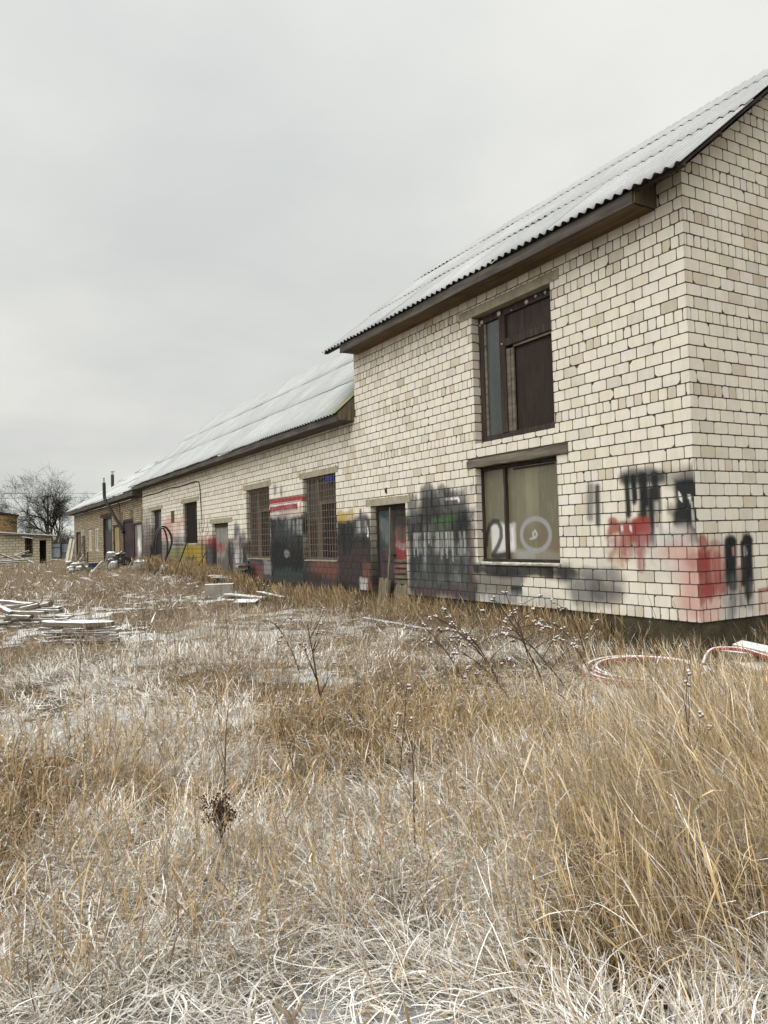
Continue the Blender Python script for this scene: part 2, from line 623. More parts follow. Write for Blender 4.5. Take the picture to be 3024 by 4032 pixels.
class Paint:
    def __init__(self, base, seed=0):
        self.ops = []
        self.seed = seed

    def blob(self, y, z, ry, rz, c, a=1.0, soft=.4, nz=.5, ns=4.0, streak=0.0):
        self.ops.append(('b', y, z, ry, rz, K_[c], a, soft, nz, ns, streak))
        return self

    def rect(self, y0, y1, z0, z1, c, a=1.0, soft=.08, nz=.6, ns=3.0, streak=0.0):
        self.ops.append(('r', y0, y1, z0, z1, K_[c], a, soft, nz, ns, streak))
        return self

    def line(self, pts, w, c, a=1.0, soft=.5):
        self.ops.append(('l', pts, w, K_[c], a, soft))
        return self

    def drips(self, y0, y1, z, n, lmin, lmax, w, c, a=.8, seed=1):
        r = random.Random(seed)
        for _ in range(n):
            y = r.uniform(y0, y1)
            L = r.uniform(lmin, lmax)
            self.line([(y, z), (y + r.uniform(-.01, .01), z - L)], w * r.uniform(.6, 1.3), c, a * r.uniform(.5, 1), .9)
        return self

    def __call__(self, y, z, col):
        y = np.asarray(y, float)
        z = np.asarray(z, float)
        sh = y.shape
        y = y.ravel()
        z = z.ravel()
        col = np.array(col, float).reshape(-1, 3)
        cov = np.zeros(len(y))
        for k, op in enumerate(self.ops):
            if op[0] == 'b':
                _, cy, cz, ry, rz, c, a, soft, nz, ns, st = op
                m = (np.abs(y - cy) < ry * 2) & (np.abs(z - cz) < rz * 2)
                if not m.any():
                    continue
                d = np.sqrt(((y[m] - cy) / ry) ** 2 + ((z[m] - cz) / rz) ** 2)
                d = d + nz * (fbm(y[m] * ns, z[m] * ns, k, 3) - .5) * 2
                al = a * (1 - S(1 - soft, 1 + soft * .6, d))
            elif op[0] == 'r':
                _, y0, y1, z0, z1, c, a, soft, nz, ns, st = op
                soft = soft * .72
                m = (y > y0 - soft * 3) & (y < y1 + soft * 3) & (z > z0 - soft * 3) & (z < z1 + soft * 3)
                if not m.any():
                    continue
                d = np.minimum(np.minimum(y[m] - y0, y1 - y[m]), np.minimum(z[m] - z0, z1 - z[m]))
                d = d + nz * soft * 2 * (fbm(y[m] * ns, z[m] * ns, k, 3) - .5) * 2
                al = a * S(-soft, soft, d)
            else:
                _, pts, w, c, a, soft = op
                soft = soft * .75
                P = np.array(pts, float)
                lo = P.min(0) - w * 2
                hi = P.max(0) + w * 2
                m = (y > lo[0]) & (y < hi[0]) & (z > lo[1]) & (z < hi[1])
                if not m.any():
                    continue
                dd = np.full(m.sum(), 9e9)
                for i in range(len(P) - 1):
                    ab = P[i + 1] - P[i]
                    t = np.clip(((y[m] - P[i, 0]) * ab[0] + (z[m] - P[i, 1]) * ab[1]) / max(ab @ ab, 1e-9), 0, 1)
                    dd = np.minimum(dd, np.hypot(y[m] - P[i, 0] - t * ab[0], z[m] - P[i, 1] - t * ab[1]))
                al = a * (1 - S(w * (.5 - soft * .45), w * (.5 + soft * .5), dd))
                st = 0
            if st:
                al = al * (1 - st + st * S(.35, .62, fbm(y[m] * 9, z[m] * .9, k + 40, 3)))
            col[m] = col[m] * (1 - al[:, None]) + np.array(c) * al[:, None]
            cov[m] = np.maximum(cov[m], al)
        return col.reshape(*sh, 3), cov.reshape(sh)


# long facade, y from the near corner
PF = Paint(None)
PF.rect(7.9, 30.2, -.3, 1.15, 'plum', .62, .30, 1.3, .9, .2).rect(7.9, 26.0, -.3, 1.0, 'dark', .55, .30, 1.4, 1.4, .35).rect(9.3, 17, -.3, .8, 'grey', .5, .2, 1.4, 2.5, .5)
# dirty dark painted band
PF.rect(11.3, 13.6, -.2, 1.74, 'dark', .97, .13, .8, 1.6).rect(7.85, 9.45, -.2, 1.52, 'dark', .96, .11, .8, 1.8)
PF.rect(4.30, 6.46, -.1, 1.48, 'dark', .93, .17, .8, 2.0).rect(4.45, 5.85, 1.2, 1.94, 'grey', .85, .12, 1.0, 3).rect(4.5, 6.4, 1.25, 1.75, 'dark', .55, .16, 1.2, 3)
PF.rect(6.05, 6.3, 1.3, 1.85, 'grey', .7, .09, 1, 4).blob(5.65, 1.92, .2, .16, 'grey', .8).blob(5.2, 1.9, .13, .12, 'grey', .7)
PF.blob(5.65, 1.62, .45, .26, 'dark', .6, .5).rect(4.5, 6.3, .1, 1.05, 'teal', .55, .18, 1.2, 2.2, .5)
PF.rect(4.45, 6.1, .78, 1.16, 'lgrey', .60, .08, 1, 5, .92).rect(4.6, 6.1, .25, .8, 'lgrey', .26, .1, 1, 5, .95)
PF.rect(5.0, 5.55, 1.3, 1.42, 'green', .8, .05).rect(4.78, 5.2, 1.33, 1.46, 'green', .75, .05).blob(5.2, 1.2, .5, .1, 'green', .3)
PF.line([(5.12, 1.745), (4.72, 1.74), (4.71, 1.68)], .045, 'white', .95, .3).rect(5.0, 6.35, .95, 1.32, 'plum', .25, .12, 1.2, 3)
PF.rect(4.25, 4.5, .02, 1.3, 'plum', .6, .1, .8, 4).rect(4.6, 6.4, -.1, .2, 'plum', .55, .1, 1, 3)
PF.blob(5.3, .55, .55, .35, 'black', .55, .5, .9, 3).blob(4.7, 1.25, .28, .22, 'black', .6, .4, .8, 5).blob(6.15, .6, .28, .45, 'black', .6, .4, .8, 4).rect(4.5, 6.4, 1.02, 1.12, 'black', .5, .05, 1.2, 6)
PF.drips(4.5, 6.3, 1.5, 22, .2, .7, .05, 'black', .75, 21).drips(4.5, 6.2, 1.15, 20, .15, .5, .04, 'lgrey', .75, 22).drips(4.6, 5.8, 1.9, 8, .15, .4, .06, 'dark', .8, 23).drips(11.4, 13.4, 1.5, 16, .3, .8, .07, 'black', .8, 24).drips(11.5, 13.3, 1.8, 10, .15, .5, .06, 'lgrey', .7, 25).drips(8.0, 9.4, 1.4, 10, .2, .7, .06, 'black', .8, 26)
PF.drips(15.6, 20, 1.2, 30, .2, .8, .09, 'dark', .75, 27).drips(15.6, 17, 1.3, 10, .2, .7, .08, 'lgrey', .7, 28).drips(20, 24.8, 1.0, 24, .2, .7, .10, 'dyel', .8, 29).drips(22.5, 25.5, 1.9, 14, .2, .8, .10, 'lgrey', .6, 30).drips(9.5, 11.2, .55, 12, .1, .4, .07, 'rust', .7, 31)
# under the near window
PF.rect(2.45, 4.35, .44, .62, 'dark', .93, .06, 1, 3).rect(3.2, 4.35, -.05, .52, 'dark', .72, .14, 1.2, 3).rect(1.95, 2.6, .44, .63, 'dark', .75, .08, 1, 4)
PF.blob(2.2, .53, .28, .10, 'dark', .85).blob(1.6, .52, .45, .11, 'grey', .75, .6).blob(1.75, .28, .55, .22, 'grey', .8, .6).blob(1.45, .30, .28, .18, 'dark', .5, .6)
PF.rect(3.13, 3.40, .155, .292, 'black', .97, .012, .2).rect(2.2, 4.3, .02, .16, 'lgrey', .5, .1)
# near part of the wall: black comb, grey marks, red block
PF.line([(1.64, 1.70), (1.67, 1.29)], .12, 'grey', .75, 1).line([(1.52, 1.69), (1.53, 1.21)], .085, 'dark', .92, 1).line([(1.53, 1.3), (1.53, 1.05)], .05, 'grey', .5, 1)
PF.line([(1.05, 1.77), (.48, 1.74)], .17, 'dark', .9, .9).line([(.95, 1.83), (.6, 1.81)], .12, 'grey', .6, 1)
for yy, z1, w in ((1.01, 1.30, .055), (.91, 1.46, .05), (.885, 1.50, .04), (.77, 1.2, .075), (.72, 1.42, .05), (.57, 1.50, .07)):
    PF.line([(yy, 1.77), (yy - .01, z1)], w * 1.55, 'black', .97, .8)
PF.drips(.45, 1.05, 1.6, 14, .25, .75, .05, 'black', .75, 4).drips(.7, .85, 1.3, 4, .2, .5, .05, 'dark', .6, 5)
PF.blob(.13, 1.70, .26, .16, 'dark', .8, .7)
PF.rect(-.05, .29, 1.18, 1.70, 'black', .98, .05, .7, 5).rect(-.05, .13, .92, 1.3, 'black', .93, .06, .6, 5).rect(-.05, .36, 1.02, 1.32, 'dark', .7, .09, 1, 5)
PF.blob(.25, 1.0, .3, .14, 'lgrey', .6, .7).line([(.215, 1.52), (.19, 1.43)], .03, 'white', .95, .2).line([(.07, 1.46), (.045, 1.36), (.03, 1.12)], .028, 'lgrey', .9, .5)
PF.blob(.075, 1.475, .03, .03, 'white', .95, .2, .1)
PF.rect(.70, 1.36, 1.04, 1.22, 'red', .86, .05, 1, 5).rect(.68, .96, .95, 1.24, 'red', .92, .05, .8, 6).blob(1.27, 1.22, .09, .06, 'red', .8)
PF.rect(.74, 1.32, .78, 1.08, 'red', .66, .12, 1, 5, .4).drips(.74, 1.30, 1.05, 12, .15, .42, .05, 'red', .6, 8).line([(.83, 1.1), (.83, .6)], .08, 'red', .7, .9)
PF.line([(1.12, 1.16), (1.12, 1.1)], .03, 'white', .8).line([(.98, 1.15), (.97, 1.09)], .03, 'white', .8)
PF.blob(.45, .8, .55, .32, 'lgrey', .45, .7).blob(.12, .55, .26, .5, 'pink', .55, .6).blob(.3, .82, .26, .12, 'pink', .6, .6).blob(.05, .3, .18, .4, 'pink', .65, .5).blob(.05, .72, .12, .14, 'red', .5, .7)
# left of the door with the pole
PF.rect(8.66, 9.42, 1.52, 1.72, 'yel', .72, .06, 1, 4).rect(9.0, 9.42, 1.46, 1.6, 'yel', .6, .05).line([(8.29, 1.68), (8.30, 1.40)], .10, 'dark', .8, .9)
PF.rect(8.0, 8.5, 1.2, 1.52, 'grey', .6, .1, 1, 4, .5).blob(7.99, 1.16, .035, .05, 'white', 1, .2, .1).line([(8.0, 1.32), (7.98, 1.18)], .05, 'white', .9, .5).rect(8.05, 8.5, 1.2, 1.5, 'white', .4, .06, 1, 5, .9)
PF.rect(7.9, 8.3, .05, .6, 'rust', .6, .08, 1.1, 5).rect(8.05, 8.4, -.05, .25, 'white', .6, .05, 1, 6, .8).rect(8.0, 9.4, .1, .9, 'plum', .3, .15, 1.2, 2)
# between the two barred windows
PF.line([(13.55, 2.15), (11.36, 2.13)], .17, 'dred', .95, .6).line([(13.5, 2.06), (11.42, 2.06)], .06, 'white', .85, .4).rect(11.6, 13.54, 1.86, 2.03, 'dred', .97, .03, .5, 5)
PF.line([(11.46, 2.0), (11.5, 1.72)], .10, 'pink', .8, .6).line([(11.62, 2.02), (11.62, 1.75)], .05, 'white', .9, .4).rect(11.5, 13.4, 1.70, 1.92, 'lgrey', .4, .1, 1, 4)
PF.rect(11.5, 12.8, 1.7, 1.9, 'pink', .4, .08, 1, 4, .6).rect(11.35, 13.5, .2, .95, 'black', .72, .16, 1, 2).rect(11.6, 13.2, 1.2, 1.6, 'teal', .5, .16, 1, 2, .5)
PF.rect(11.4, 12.0, 1.25, 1.6, 'lgrey', .5, .07, 1, 5, .85).rect(11.4, 13.5, -.1, .35, 'teal', .45, .12).blob(12.4, .75, .2, .1, 'lgrey', .4)
PF.blob(13.13, 2.46, .12, .16, 'grey', .7, .6).blob(12.70, 2.38, .09, .14, 'grey', .7, .6)
PF.rect(9.40, 11.35, -.1, .60, 'dark', .9, .08, 1, 3).rect(9.48, 11.2, -.1, .58, 'plum', .6, .12, 1, 3).rect(9.5, 10.9, .25, .55, 'rust', .55, .12, 1.3, 3, .4).rect(10.3, 11.3, -.1, .3, 'dark', .5, .12)
# below and left of the far barred window
PF.rect(13.4, 15.7, -.1, .60, 'dark', .9, .1, 1, 3).rect(13.5, 15.6, -.1, .58, 'grey', .45, .12, 1, 3).rect(14.1, 15.0, .0, .45, 'red', .45, .12, 1, 3, .5).rect(15.0, 15.6, .0, .5, 'teal', .55, .12).rect(13.6, 14.1, .2, .55, 'lgrey', .4, .1)
PF.rect(15.5, 17.2, -.1, 1.1, 'dark', .85, .15, 1.1, 2.5).rect(15.55, 17.1, -.1, 1.05, 'plum', .45, .15, 1.1, 2.5).rect(15.8, 17.2, .9, 1.25, 'pink', .35, .12).line([(16.65, .95), (16.45, 1.4), (16.2, 1.52), (16.05, 1.2), (16.1, .9)], .22, 'grey', .75, .8)
PF.blob(16.44, 1.38, .22, .32, 'grey', .8, .5).rect(15.7, 15.95, 1.0, 1.45, 'grey', .55, .1).rect(15.9, 16.5, .4, .9, 'white', .55, .08, 1, 6, .7).rect(16.3, 16.55, .3, .75, 'white', .6, .08, 1, 5, .5)
PF.rect(16.7, 17.2, .0, 1.2, 'dark', .6, .1)
# around the small grey door
PF.rect(18.7, 20.0, -.1, 1.0, 'dark', .8, .15, 1, 2).rect(18.6, 19.75, 1.0, 1.32, 'red', .65, .14, 1, 3).rect(18.6, 19.3, .85, 1.2, 'dred', .5, .12).rect(18.9, 19.9, -.1, .95, 'plum', .68, .15, 1, 3).rect(18.85, 19.2, -.2, 1.0, 'black', .8, .08)
PF.line([(20.4, 1.85), (20.3, 1.4)], .10, 'grey', .7, .8).line([(20.15, 1.8), (20.1, 1.55), (19.95, 1.5)], .09, 'grey', .7, .8).line([(19.8, 1.85), (19.85, 1.55)], .09, 'grey', .7).line([(19.6, 1.5), (19.4, 1.75), (19.3, 1.5), (19.5, 1.35)], .08, 'grey', .6)
PF.rect(19.4, 20.6, 1.05, 1.35, 'pink', .5, .12)
# yellow lettering
PF.rect(19.7, 24.8, .0, 1.02, 'olive', .8, .14, 1.2, 1.6, .25).rect(19.8, 22.4, .0, 1.0, 'yel', .85, .14, 1.2, 3, .5).rect(20.8, 22.4, .38, .62, 'teal', .85, .08).rect(20.7, 22.6, .6, .98, 'dyel', .8, .08, 1, 4, .6)
for q in (20.2, 20.6, 21.1, 21.6, 22.1):
    PF.line([(q, .98), (q - .03, .62)], .14, 'yel', .85, .4)
PF.rect(19.75, 21.2, .05, .5, 'yel', .7, .1).rect(22.5, 24.9, .05, .5, 'olive', .5, .12, 1, 2, .4).rect(20.0, 25, -.1, .12, 'dyel', .5, .1)
PF.rect(22.5, 25.8, 1.30, 2.15, 'pink', .8, .25, 1.2, 1.6, .2).rect(22.4, 24.5, 1.15, 1.42, 'grey', .62, .1, 1, 2).rect(22.4, 24.6, .98, 1.16, 'lgrey', .6, .08).rect(22.5, 24.0, 1.35, 1.85, 'white', .45, .12, 1, 4, .6)
PF.rect(16.0, 16.9, .2, 1.2, 'lgrey', .4, .15, 1.2, 4, .8).rect(15.6, 16.2, .3, 1.3, 'dark', .5, .15, 1, 3, .6).rect(18.85, 19.6, .1, .9, 'grey', .5, .12, 1, 3, .5)
PF.line([(22.4, 1.05), (24.4, 1.08)], .07, 'dark', .8, .6).line([(23.4, 2.5), (23.3, 2.25)], .08, 'grey', .5, .8).line([(22.95, 2.5), (22.9, 2.2)], .08, 'grey', .5, .8)
PF.rect(27.7, 29.6, -.2, 2.2, 'purple', .93, .25, 1.0, 1.6, .15).rect(28.2, 29.5, 1.6, 2.3, 'lgrey', .55, .18, 1.2, 3, .5).rect(27.9, 29.5, 2.1, 2.7, 'plum', .4, .2).rect(25.9, 27.9, -.2, .55, 'plum', .7, .12)
PF.rect(24.8, 25.9, -.1, 1.3, 'grey', .35, .15)

PG = Paint(None)      # gable wall, u = x from the near corner
PG.rect(-.02, .48, .30, .80, 'red', .82, .09, 1, 4).blob(.11, .92, .09, .1, 'red', .85, .4).blob(.32, .88, .11, .09, 'red', .6, .5).rect(-.02, .28, .58, .86, 'red', .85, .06)
PG.rect(-.02, .42, -.1, .42, 'pink', .72, .12, 1, 4).blob(.18, .36, .13, .10, 'dred', .8, .5).rect(.2, .6, .6, .9, 'pink', .5, .1).rect(.35, 1.0, .0, .3, 'lgrey', .55, .1, 1, 4, .5)
for yy, z0, z1, w in ((.555, .93, .45, .075), (.64, .93, .40, .10), (.60, .9, .5, .16), (.83, .90, .42, .06), (.92, .95, .30, .12), (.96, .92, .45, .10)):
    PG.line([(yy, z0), (yy - .01, z1)], w * 1.35, 'black', .97, .75)
PG.line([(.655, .76), (.65, .86)], .022, 'pink', .9).line([(.86, .75), (.86, .85)], .025, 'lgrey', .9).line([(.905, .76), (.90, .86)], .022, 'lgrey', .9).line([(.66, .45), (.56, .02)], .16, 'grey', .55, .9).line([(.95, .4), (.93, .15)], .14, 'grey', .5, .9)
PG.drips(.0, .45, .8, 12, .2, .7, .04, 'red', .7, 41).drips(.45, 1.0, .6, 10, .2, .5, .05, 'dark', .7, 42)
PG.rect(.47, .68, .05, .5, 'grey', .5, .1, 1, 4, .5).blob(.645, .93, .07, .05, 'black', .9, .4).blob(.95, .93, .09, .07, 'black', .9, .4)
PG.line([(1.12, .31), (1.5, .33)], .05, 'red', .8, .9).line([(1.125, .3), (1.12, .08)], .05, 'red', .6, .9).rect(1.1, 1.35, .0, .32, 'pink', .45, .1).rect(.7, .8, .3, .9, 'pink', .3, .06)

# brick shapes ------------------------------------------------------------------


def brickwork(mb, u0, u1, z0, z1, mapf, openings=(), course=.148, L=.26, H=.13, hdr=6, joint=.0130, paint=None, fine=lambda u, z: False,
              tone=1.0, zmax=None, seed=0, tan=.065, base=((.605, .563, .487), (.50, .447, .36)), mortar=(.088, .072, .052), coarse=(3, 2), extra_hdr=(), proud=.010):
    r = np.random.default_rng(seed + 100)
    groups = {}
    rows = int(math.ceil((z1 - z0) / course))
    for i in range(rows):
        za = z0 + i * course
        zb = min(za + course, z1)
        if zb - za < .03:
            continue
        head = hdr and (i % hdr == 0 or i in extra_hdr)
        bl = H if head else L
        off = (L / 2 if i % 2 else 0) + r.uniform(-.012, .012) + (H / 2 if head else 0)
        u = u0 - off
        while u < u1:
            jl = bl + r.normal(0, .004)
            a, b = max(u, u0), min(u + jl, u1)
            u += jl
            if b - a < .03:
                continue
            pa = a + (joint / 2 if a > u0 else 0)
            pb = b - (joint / 2 if b < u1 else 0)
            pcs = [(pa, pb, za + joint / 2, zb - (joint / 2 if zb < z1 - .001 or True else 0))]
            for (o0, o1, p0, p1) in openings:
                nw = []
                for (a_, b_, c_, d_) in pcs:
                    if b_ <= o0 or a_ >= o1 or d_ <= p0 or c_ >= p1:
                        nw.append((a_, b_, c_, d_))
                        continue
                    if a_ < o0 - .02:
                        nw.append((a_, o0, c_, d_))
                    if b_ > o1 + .02:
                        nw.append((o1, b_, c_, d_))
                    ia, ib = max(a_, o0), min(b_, o1)
                    if c_ < p0 - .025:
                        nw.append((ia, ib, c_, p0))
                    if d_ > p1 + .025:
                        nw.append((ia, ib, p1, d_))
                pcs = nw
            for (a_, b_, c_, d_) in pcs:
                if zmax is not None:
                    d_ = min(d_, float(max(zmax(a_), zmax(b_))))
                    if d_ - c_ < .02:
                        continue
                if b_ - a_ < .012 or d_ - c_ < .012:
                    continue
                fc = fine((a_ + b_) / 2, (c_ + d_) / 2)
                if fc:
                    k = (max(3, int(round((b_ - a_) / fc))), max(3, int(round((d_ - c_) / fc))))
                else:
                    k = coarse
                t = r.random()
                p = (.27 if head else tan)
                m = base[1] if t < p else base[0]
                c = np.array(m) * tone * (1 + r.normal(0, .020)) * np.array([1, 1 + r.normal(0, .008), 1 + r.normal(0, .02)])
                if r.random() < .05:
                    c = c * .86
                groups.setdefault(k, []).append((a_, b_, c_, d_, *c))
    for (nu, nz), lst in groups.items():
        A = np.array(lst)
        n = len(A)
        s = np.linspace(0, 1, nu + 1)
        t = np.linspace(0, 1, nz + 1)
        if not (nu, nz) == coarse:
            pass
        Sg, Tg = np.meshgrid(s, t, indexing='ij')
        U = A[:, 0, None, None] + (A[:, 1] - A[:, 0])[:, None, None] * Sg
        Z = A[:, 2, None, None] + (A[:, 3] - A[:, 2])[:, None, None] * Tg
        e = .0011 if course > .1 else .0007
        ed = np.zeros((nu + 1, nz + 1), bool)
        ed[0] = ed[-1] = True
        ed[:, 0] = ed[:, -1] = True
        jit = np.abs(r.normal(0, e, (n, nu + 1, nz + 1))) * ed
        sx = np.zeros((nu + 1, nz + 1))
        sx[0] = 1
        sx[-1] = -1
        sz = np.zeros((nu + 1, nz + 1))
        sz[:, 0] = 1
        sz[:, -1] = -1
        cor = (sx != 0) & (sz != 0)
        chip = np.where(r.random((n, nu + 1, nz + 1)) < .05, r.uniform(.008, .022, (n, nu + 1, nz + 1)), r.uniform(.001, .004, (n, nu + 1, nz + 1))) * (1 if course > .1 else .4)
        mag = jit + chip * cor
        # bricks at a wall end keep that end straight
        endl = (A[:, 0] <= u0 + 1e-6)[:, None, None] & (sx == 1)
        endr = (A[:, 1] >= u1 - 1e-6)[:, None, None] & (sx == -1)
        U = U + sx * mag * ~(endl | endr)
        Z = Z + sz * mag
        if zmax is not None:
            Z = np.minimum(Z, zmax(U))
        tilt = r.normal(0, .0010, (n, 1, 1)) + r.normal(0, .0010, (n, 1, 1)) * (Sg - .5) * 2
        D = tilt + 0 * U
        C = np.repeat(A[:, 4:7][:, None], (nu + 1) * (nz + 1), 1).reshape(n, nu + 1, nz + 1, 3)
        C = C * (1 + .05 * (fbm(U * 14, Z * 14, 3, 2) - .5))[..., None]
        if paint is not None and nu * nz > coarse[0] * coarse[1]:
            C, cov = paint(U, Z, C)
        V = mapf(U, Z, D)
        idx = np.arange(n * (nu + 1) * (nz + 1)).reshape(n, nu + 1, nz + 1)
        q = np.stack([idx[:, :-1, :-1], idx[:, 1:, :-1], idx[:, 1:, 1:], idx[:, :-1, 1:]], -1).reshape(-1, 4)
        mb.add(V.reshape(-1, 3), q, None, C.reshape(-1, 3))
        # skirts back to the mortar
        loop = [(i, 0) for i in range(nu)] + [(nu, j) for j in range(nz)] + [(i, nz) for i in range(nu, 0, -1)] + [(0, j) for j in range(nz, 0, -1)]
        li = np.array([a * (nz + 1) + b for a, b in loop])
        F = V.reshape(n, -1, 3)[:, li]
        Bk = mapf(U, Z, D + proud + .004).reshape(n, -1, 3)[:, li]
        k = len(li)
        W2 = np.stack([F, Bk], 1)
        idx = np.arange(n * 2 * k).reshape(n, 2, k)
        q = np.stack([idx[:, 0], np.roll(idx[:, 0], -1, 1), np.roll(idx[:, 1], -1, 1), idx[:, 1]], -1).reshape(-1, 4)
        cc = C.reshape(n, -1, 3)[:, li] * .8
        mb.add(W2.reshape(-1, 3), q, None, np.stack([cc, cc], 1).reshape(-1, 3))
    # mortar plane, open at the openings
    us = sorted({u0, u1, *[min(max(o, u0), u1) for q in openings for o in q[:2]]})
    zs = sorted({z0, z1, *[min(max(o, z0), z1) for q in openings for o in q[2:]]})
    for a, b in zip(us[:-1], us[1:]):
        for c, d in zip(zs[:-1], zs[1:]):
            if b - a < 1e-4 or d - c < 1e-4:
                continue
            um, zm = (a + b) / 2, (c + d) / 2
            if any(o0 < um < o1 and p0 < zm < p1 for (o0, o1, p0, p1) in openings):
                continue
            nn = max(1, min(400, int((b - a) / .07))) if paint is not None else max(1, int((b - a) / .5))
            mm = max(1, int((d - c) / .07)) if paint is not None else max(1, int((d - c) / .5))
            U, Z = np.meshgrid(np.linspace(a, b, nn + 1), np.linspace(c, d, mm + 1), indexing='ij')
            if zmax is not None:
                Z = np.minimum(Z, zmax(U))
            C = np.tile(np.array(mortar), (*U.shape, 1)) * (1 + .5 * (fbm(U * 5, Z * 5, 7, 3) - .5))[..., None]
            if paint is not None:
                C2, cov = paint(U, Z, C)
                C = C * .45 + C2 * .55 * .6
            mb.grid(mapf(U, Z, 0 * U + proud), C)


def facade_map(x0):
    return lambda u, z, d: np.stack([x0 + d, u, z], -1)


def jamb_far(y, x0):     # jamb at the far end of an opening, faces the near side
    return lambda u, z, d: np.stack([x0 + u, y + d, z], -1)


def jamb_near(y, x0):
    return lambda u, z, d: np.stack([x0 + u, y - d, z], -1)


def reveals(mb, op, x0, depth=.19, paint=None, tone=.96, course=.148, L=.26, hdr=6, base=((.605, .563, .487), (.50, .447, .36)), head=True):
    y0, y1, z0, z1 = op
    pf = (lambda yy: (lambda u, z, c: paint(np.full_like(u, yy), z, c))) if paint else (lambda yy: None)
    zz0 = math.floor(z0 / course) * course
    for yy, mp in ((y1, jamb_far(y1, x0)), (y0, jamb_near(y0, x0))):
        brickwork(mb, 0, depth, zz0, z1, mp, [(-1, 2, zz0 - 1, z0)] if zz0 < z0 else [], course, L, .13, 0, paint=pf(yy), fine=lambda u, z: (.05 if paint else 0), tone=tone, seed=int(yy * 10), base=base, coarse=(2, 2), tan=.3)
    if head:
        mb.box((x0 + .02, y0, z1), (x0 + depth, y1, z1 + .02), (.2, .18, .14))
    mb.box((x0 + .012, y0 - .0, z0 - .02), (x0 + depth, y1, z0), (.2, .18, .14))


# ------------------------------------------------------------------ setting: ground
def axis(a, b, lo, hi, fine_, coarse_):
    mid = np.arange(a, b, fine_)
    l, r_ = [], []
    s, p = fine_, a
    while p > lo:
        s = min(s * 1.18, coarse_)
        p -= s
        l.append(p)
    s, p = fine_, mid[-1]
    while p < hi:
        s = min(s * 1.18, coarse_)
        p += s
        r_.append(p)
    return np.array(l[::-1] + list(mid) + r_)


def golden_side(x, y):
    """signed metres from the line where the flattened snowy grass gives way to the tall golden grass (positive: golden)"""
    ax, ay, bx, by = -6.15, -3.75, -3.35, -.45
    nx, ny = (by - ay), -(bx - ax)
    l = math.hypot(nx, ny)
    return ((x - ax) * nx + (y - ay) * ny) / l


def snow_amt(x, y):
    g = golden_side(x, y)
    d = np.hypot(x - CAM[0], y - CAM[1])
    s = (1 - S(-.5, 1.0, g) * .50) * (1 - S(4.0, 9.5, d) * .50) * (1 - S(14, 40, d) * .3)
    n = fbm(x * .9 + 3, y * .9, 21, 4)
    s = s + .9 * np.exp(-((x + 1.3) ** 2 + (y + .95) ** 2) / .7)
    n = n + .24 * S(2.6, 0, np.hypot(x + 7.0, y + 2.9)) + .12 * np.exp(-((x + 1.3) ** 2 + (y + .95) ** 2) / .7)
    return np.clip(s * (.02 + 1.45 * S(.43, .56, n)), 0, 1)


gx = axis(-13, 4.0, -420, 420, .12, 40)
gy = axis(-7.5, 16, -420, 900, .12, 40)
GX, GY = np.meshgrid(gx, gy, indexing='ij')
GZ = ground_z(GX, GY) + .02 * (vnoise(GX * 9, GY * 9, 4) - .5) * (np.hypot(GX + 6, GY) < 30)
sn = snow_amt(GX, GY)
pn = S(.44, .62, fbm(GX * 3.1, GY * 3.1, 31, 4) * .5 + sn * .5 - .04)
gc = np.stack([pn * .62, 1 + 1.6 * S(5, 9, np.hypot(GX - CAM[0], GY - CAM[1])), 0 * pn], -1)
mb = MB()
mb.grid(np.stack([GX, GY, GZ], -1), gc.reshape(-1, 3))
gr = mb.build('ground', m_ground(), smooth=True, origin=(0, 0, 0))
tag(gr, 'snow-dusted field ground under the dry grass', 'ground', None, 'structure')

# ------------------------------------------------------------------ roofs


def roof_slope(mb, y0, y1, xe, ze, xr, zr, rows=None, pitch=.15, amp=.021, colf=None, seed=0, lap=.2, sheet=1.75, sheet_w=1.13, sag=None):
    r = np.random.default_rng(seed)
    run = math.hypot(xr - xe, zr - ze)
    ex = np.array([(xr - xe) / run, 0, (zr - ze) / run])
    nv = np.array([-ex[2], 0, ex[0]])
    s = 0.0
    i = 0
    while s < run - .1:
        s_end = min(s + sheet, run)
        y = y0
        while y < y1 - .05:
            yb = min(y + sheet_w, y1)
            yy = np.arange(y, yb + .0375 * .6, pitch / 8)
            yy[-1] = yb
            nS = 5
            ss = np.linspace(s, s_end, nS) + 0.0
            lo = r.normal(0, .012)
            tw = r.normal(0, .004, 2)
            YY, SS = np.meshgrid(yy, ss, indexing='ij')
            SS = SS + lo * (1 - (SS - s) / max(s_end - s, .1))
            ph = (YY - y0) / pitch * 2 * math.pi
            lift = (.010 + .016 * r.random()) * (1 - (SS - s) / sheet) + (tw[0] + (tw[1] - tw[0]) * (YY - y) / max(yb - y, .1)) + .004
            hgt = amp * np.sin(ph) + lift
            V = np.stack([xe + 0 * YY, YY, ze + 0 * YY], -1) + SS[..., None] * ex + hgt[..., None] * nv
            if sag is not None:
                V[..., 2] += sag(V[..., 0], V[..., 1])
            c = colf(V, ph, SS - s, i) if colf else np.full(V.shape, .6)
            c = c * (1 + r.normal(0, .03))
            mb.grid(V, c)
            th = .006
            Vb = V - nv * th
            mb.grid(Vb, np.full(V.shape, .09))
            # lower lip and side edges
            lip = np.stack([V[:, 0], Vb[:, 0]], 1)
            mb.grid(lip, np.full(lip.shape, .16))
            for e in (0, -1):
                ed = np.stack([V[e], Vb[e]], 1)
                mb.grid(ed, np.full(ed.shape, .3))
            y = yb
        s += sheet - lap
        i += 1


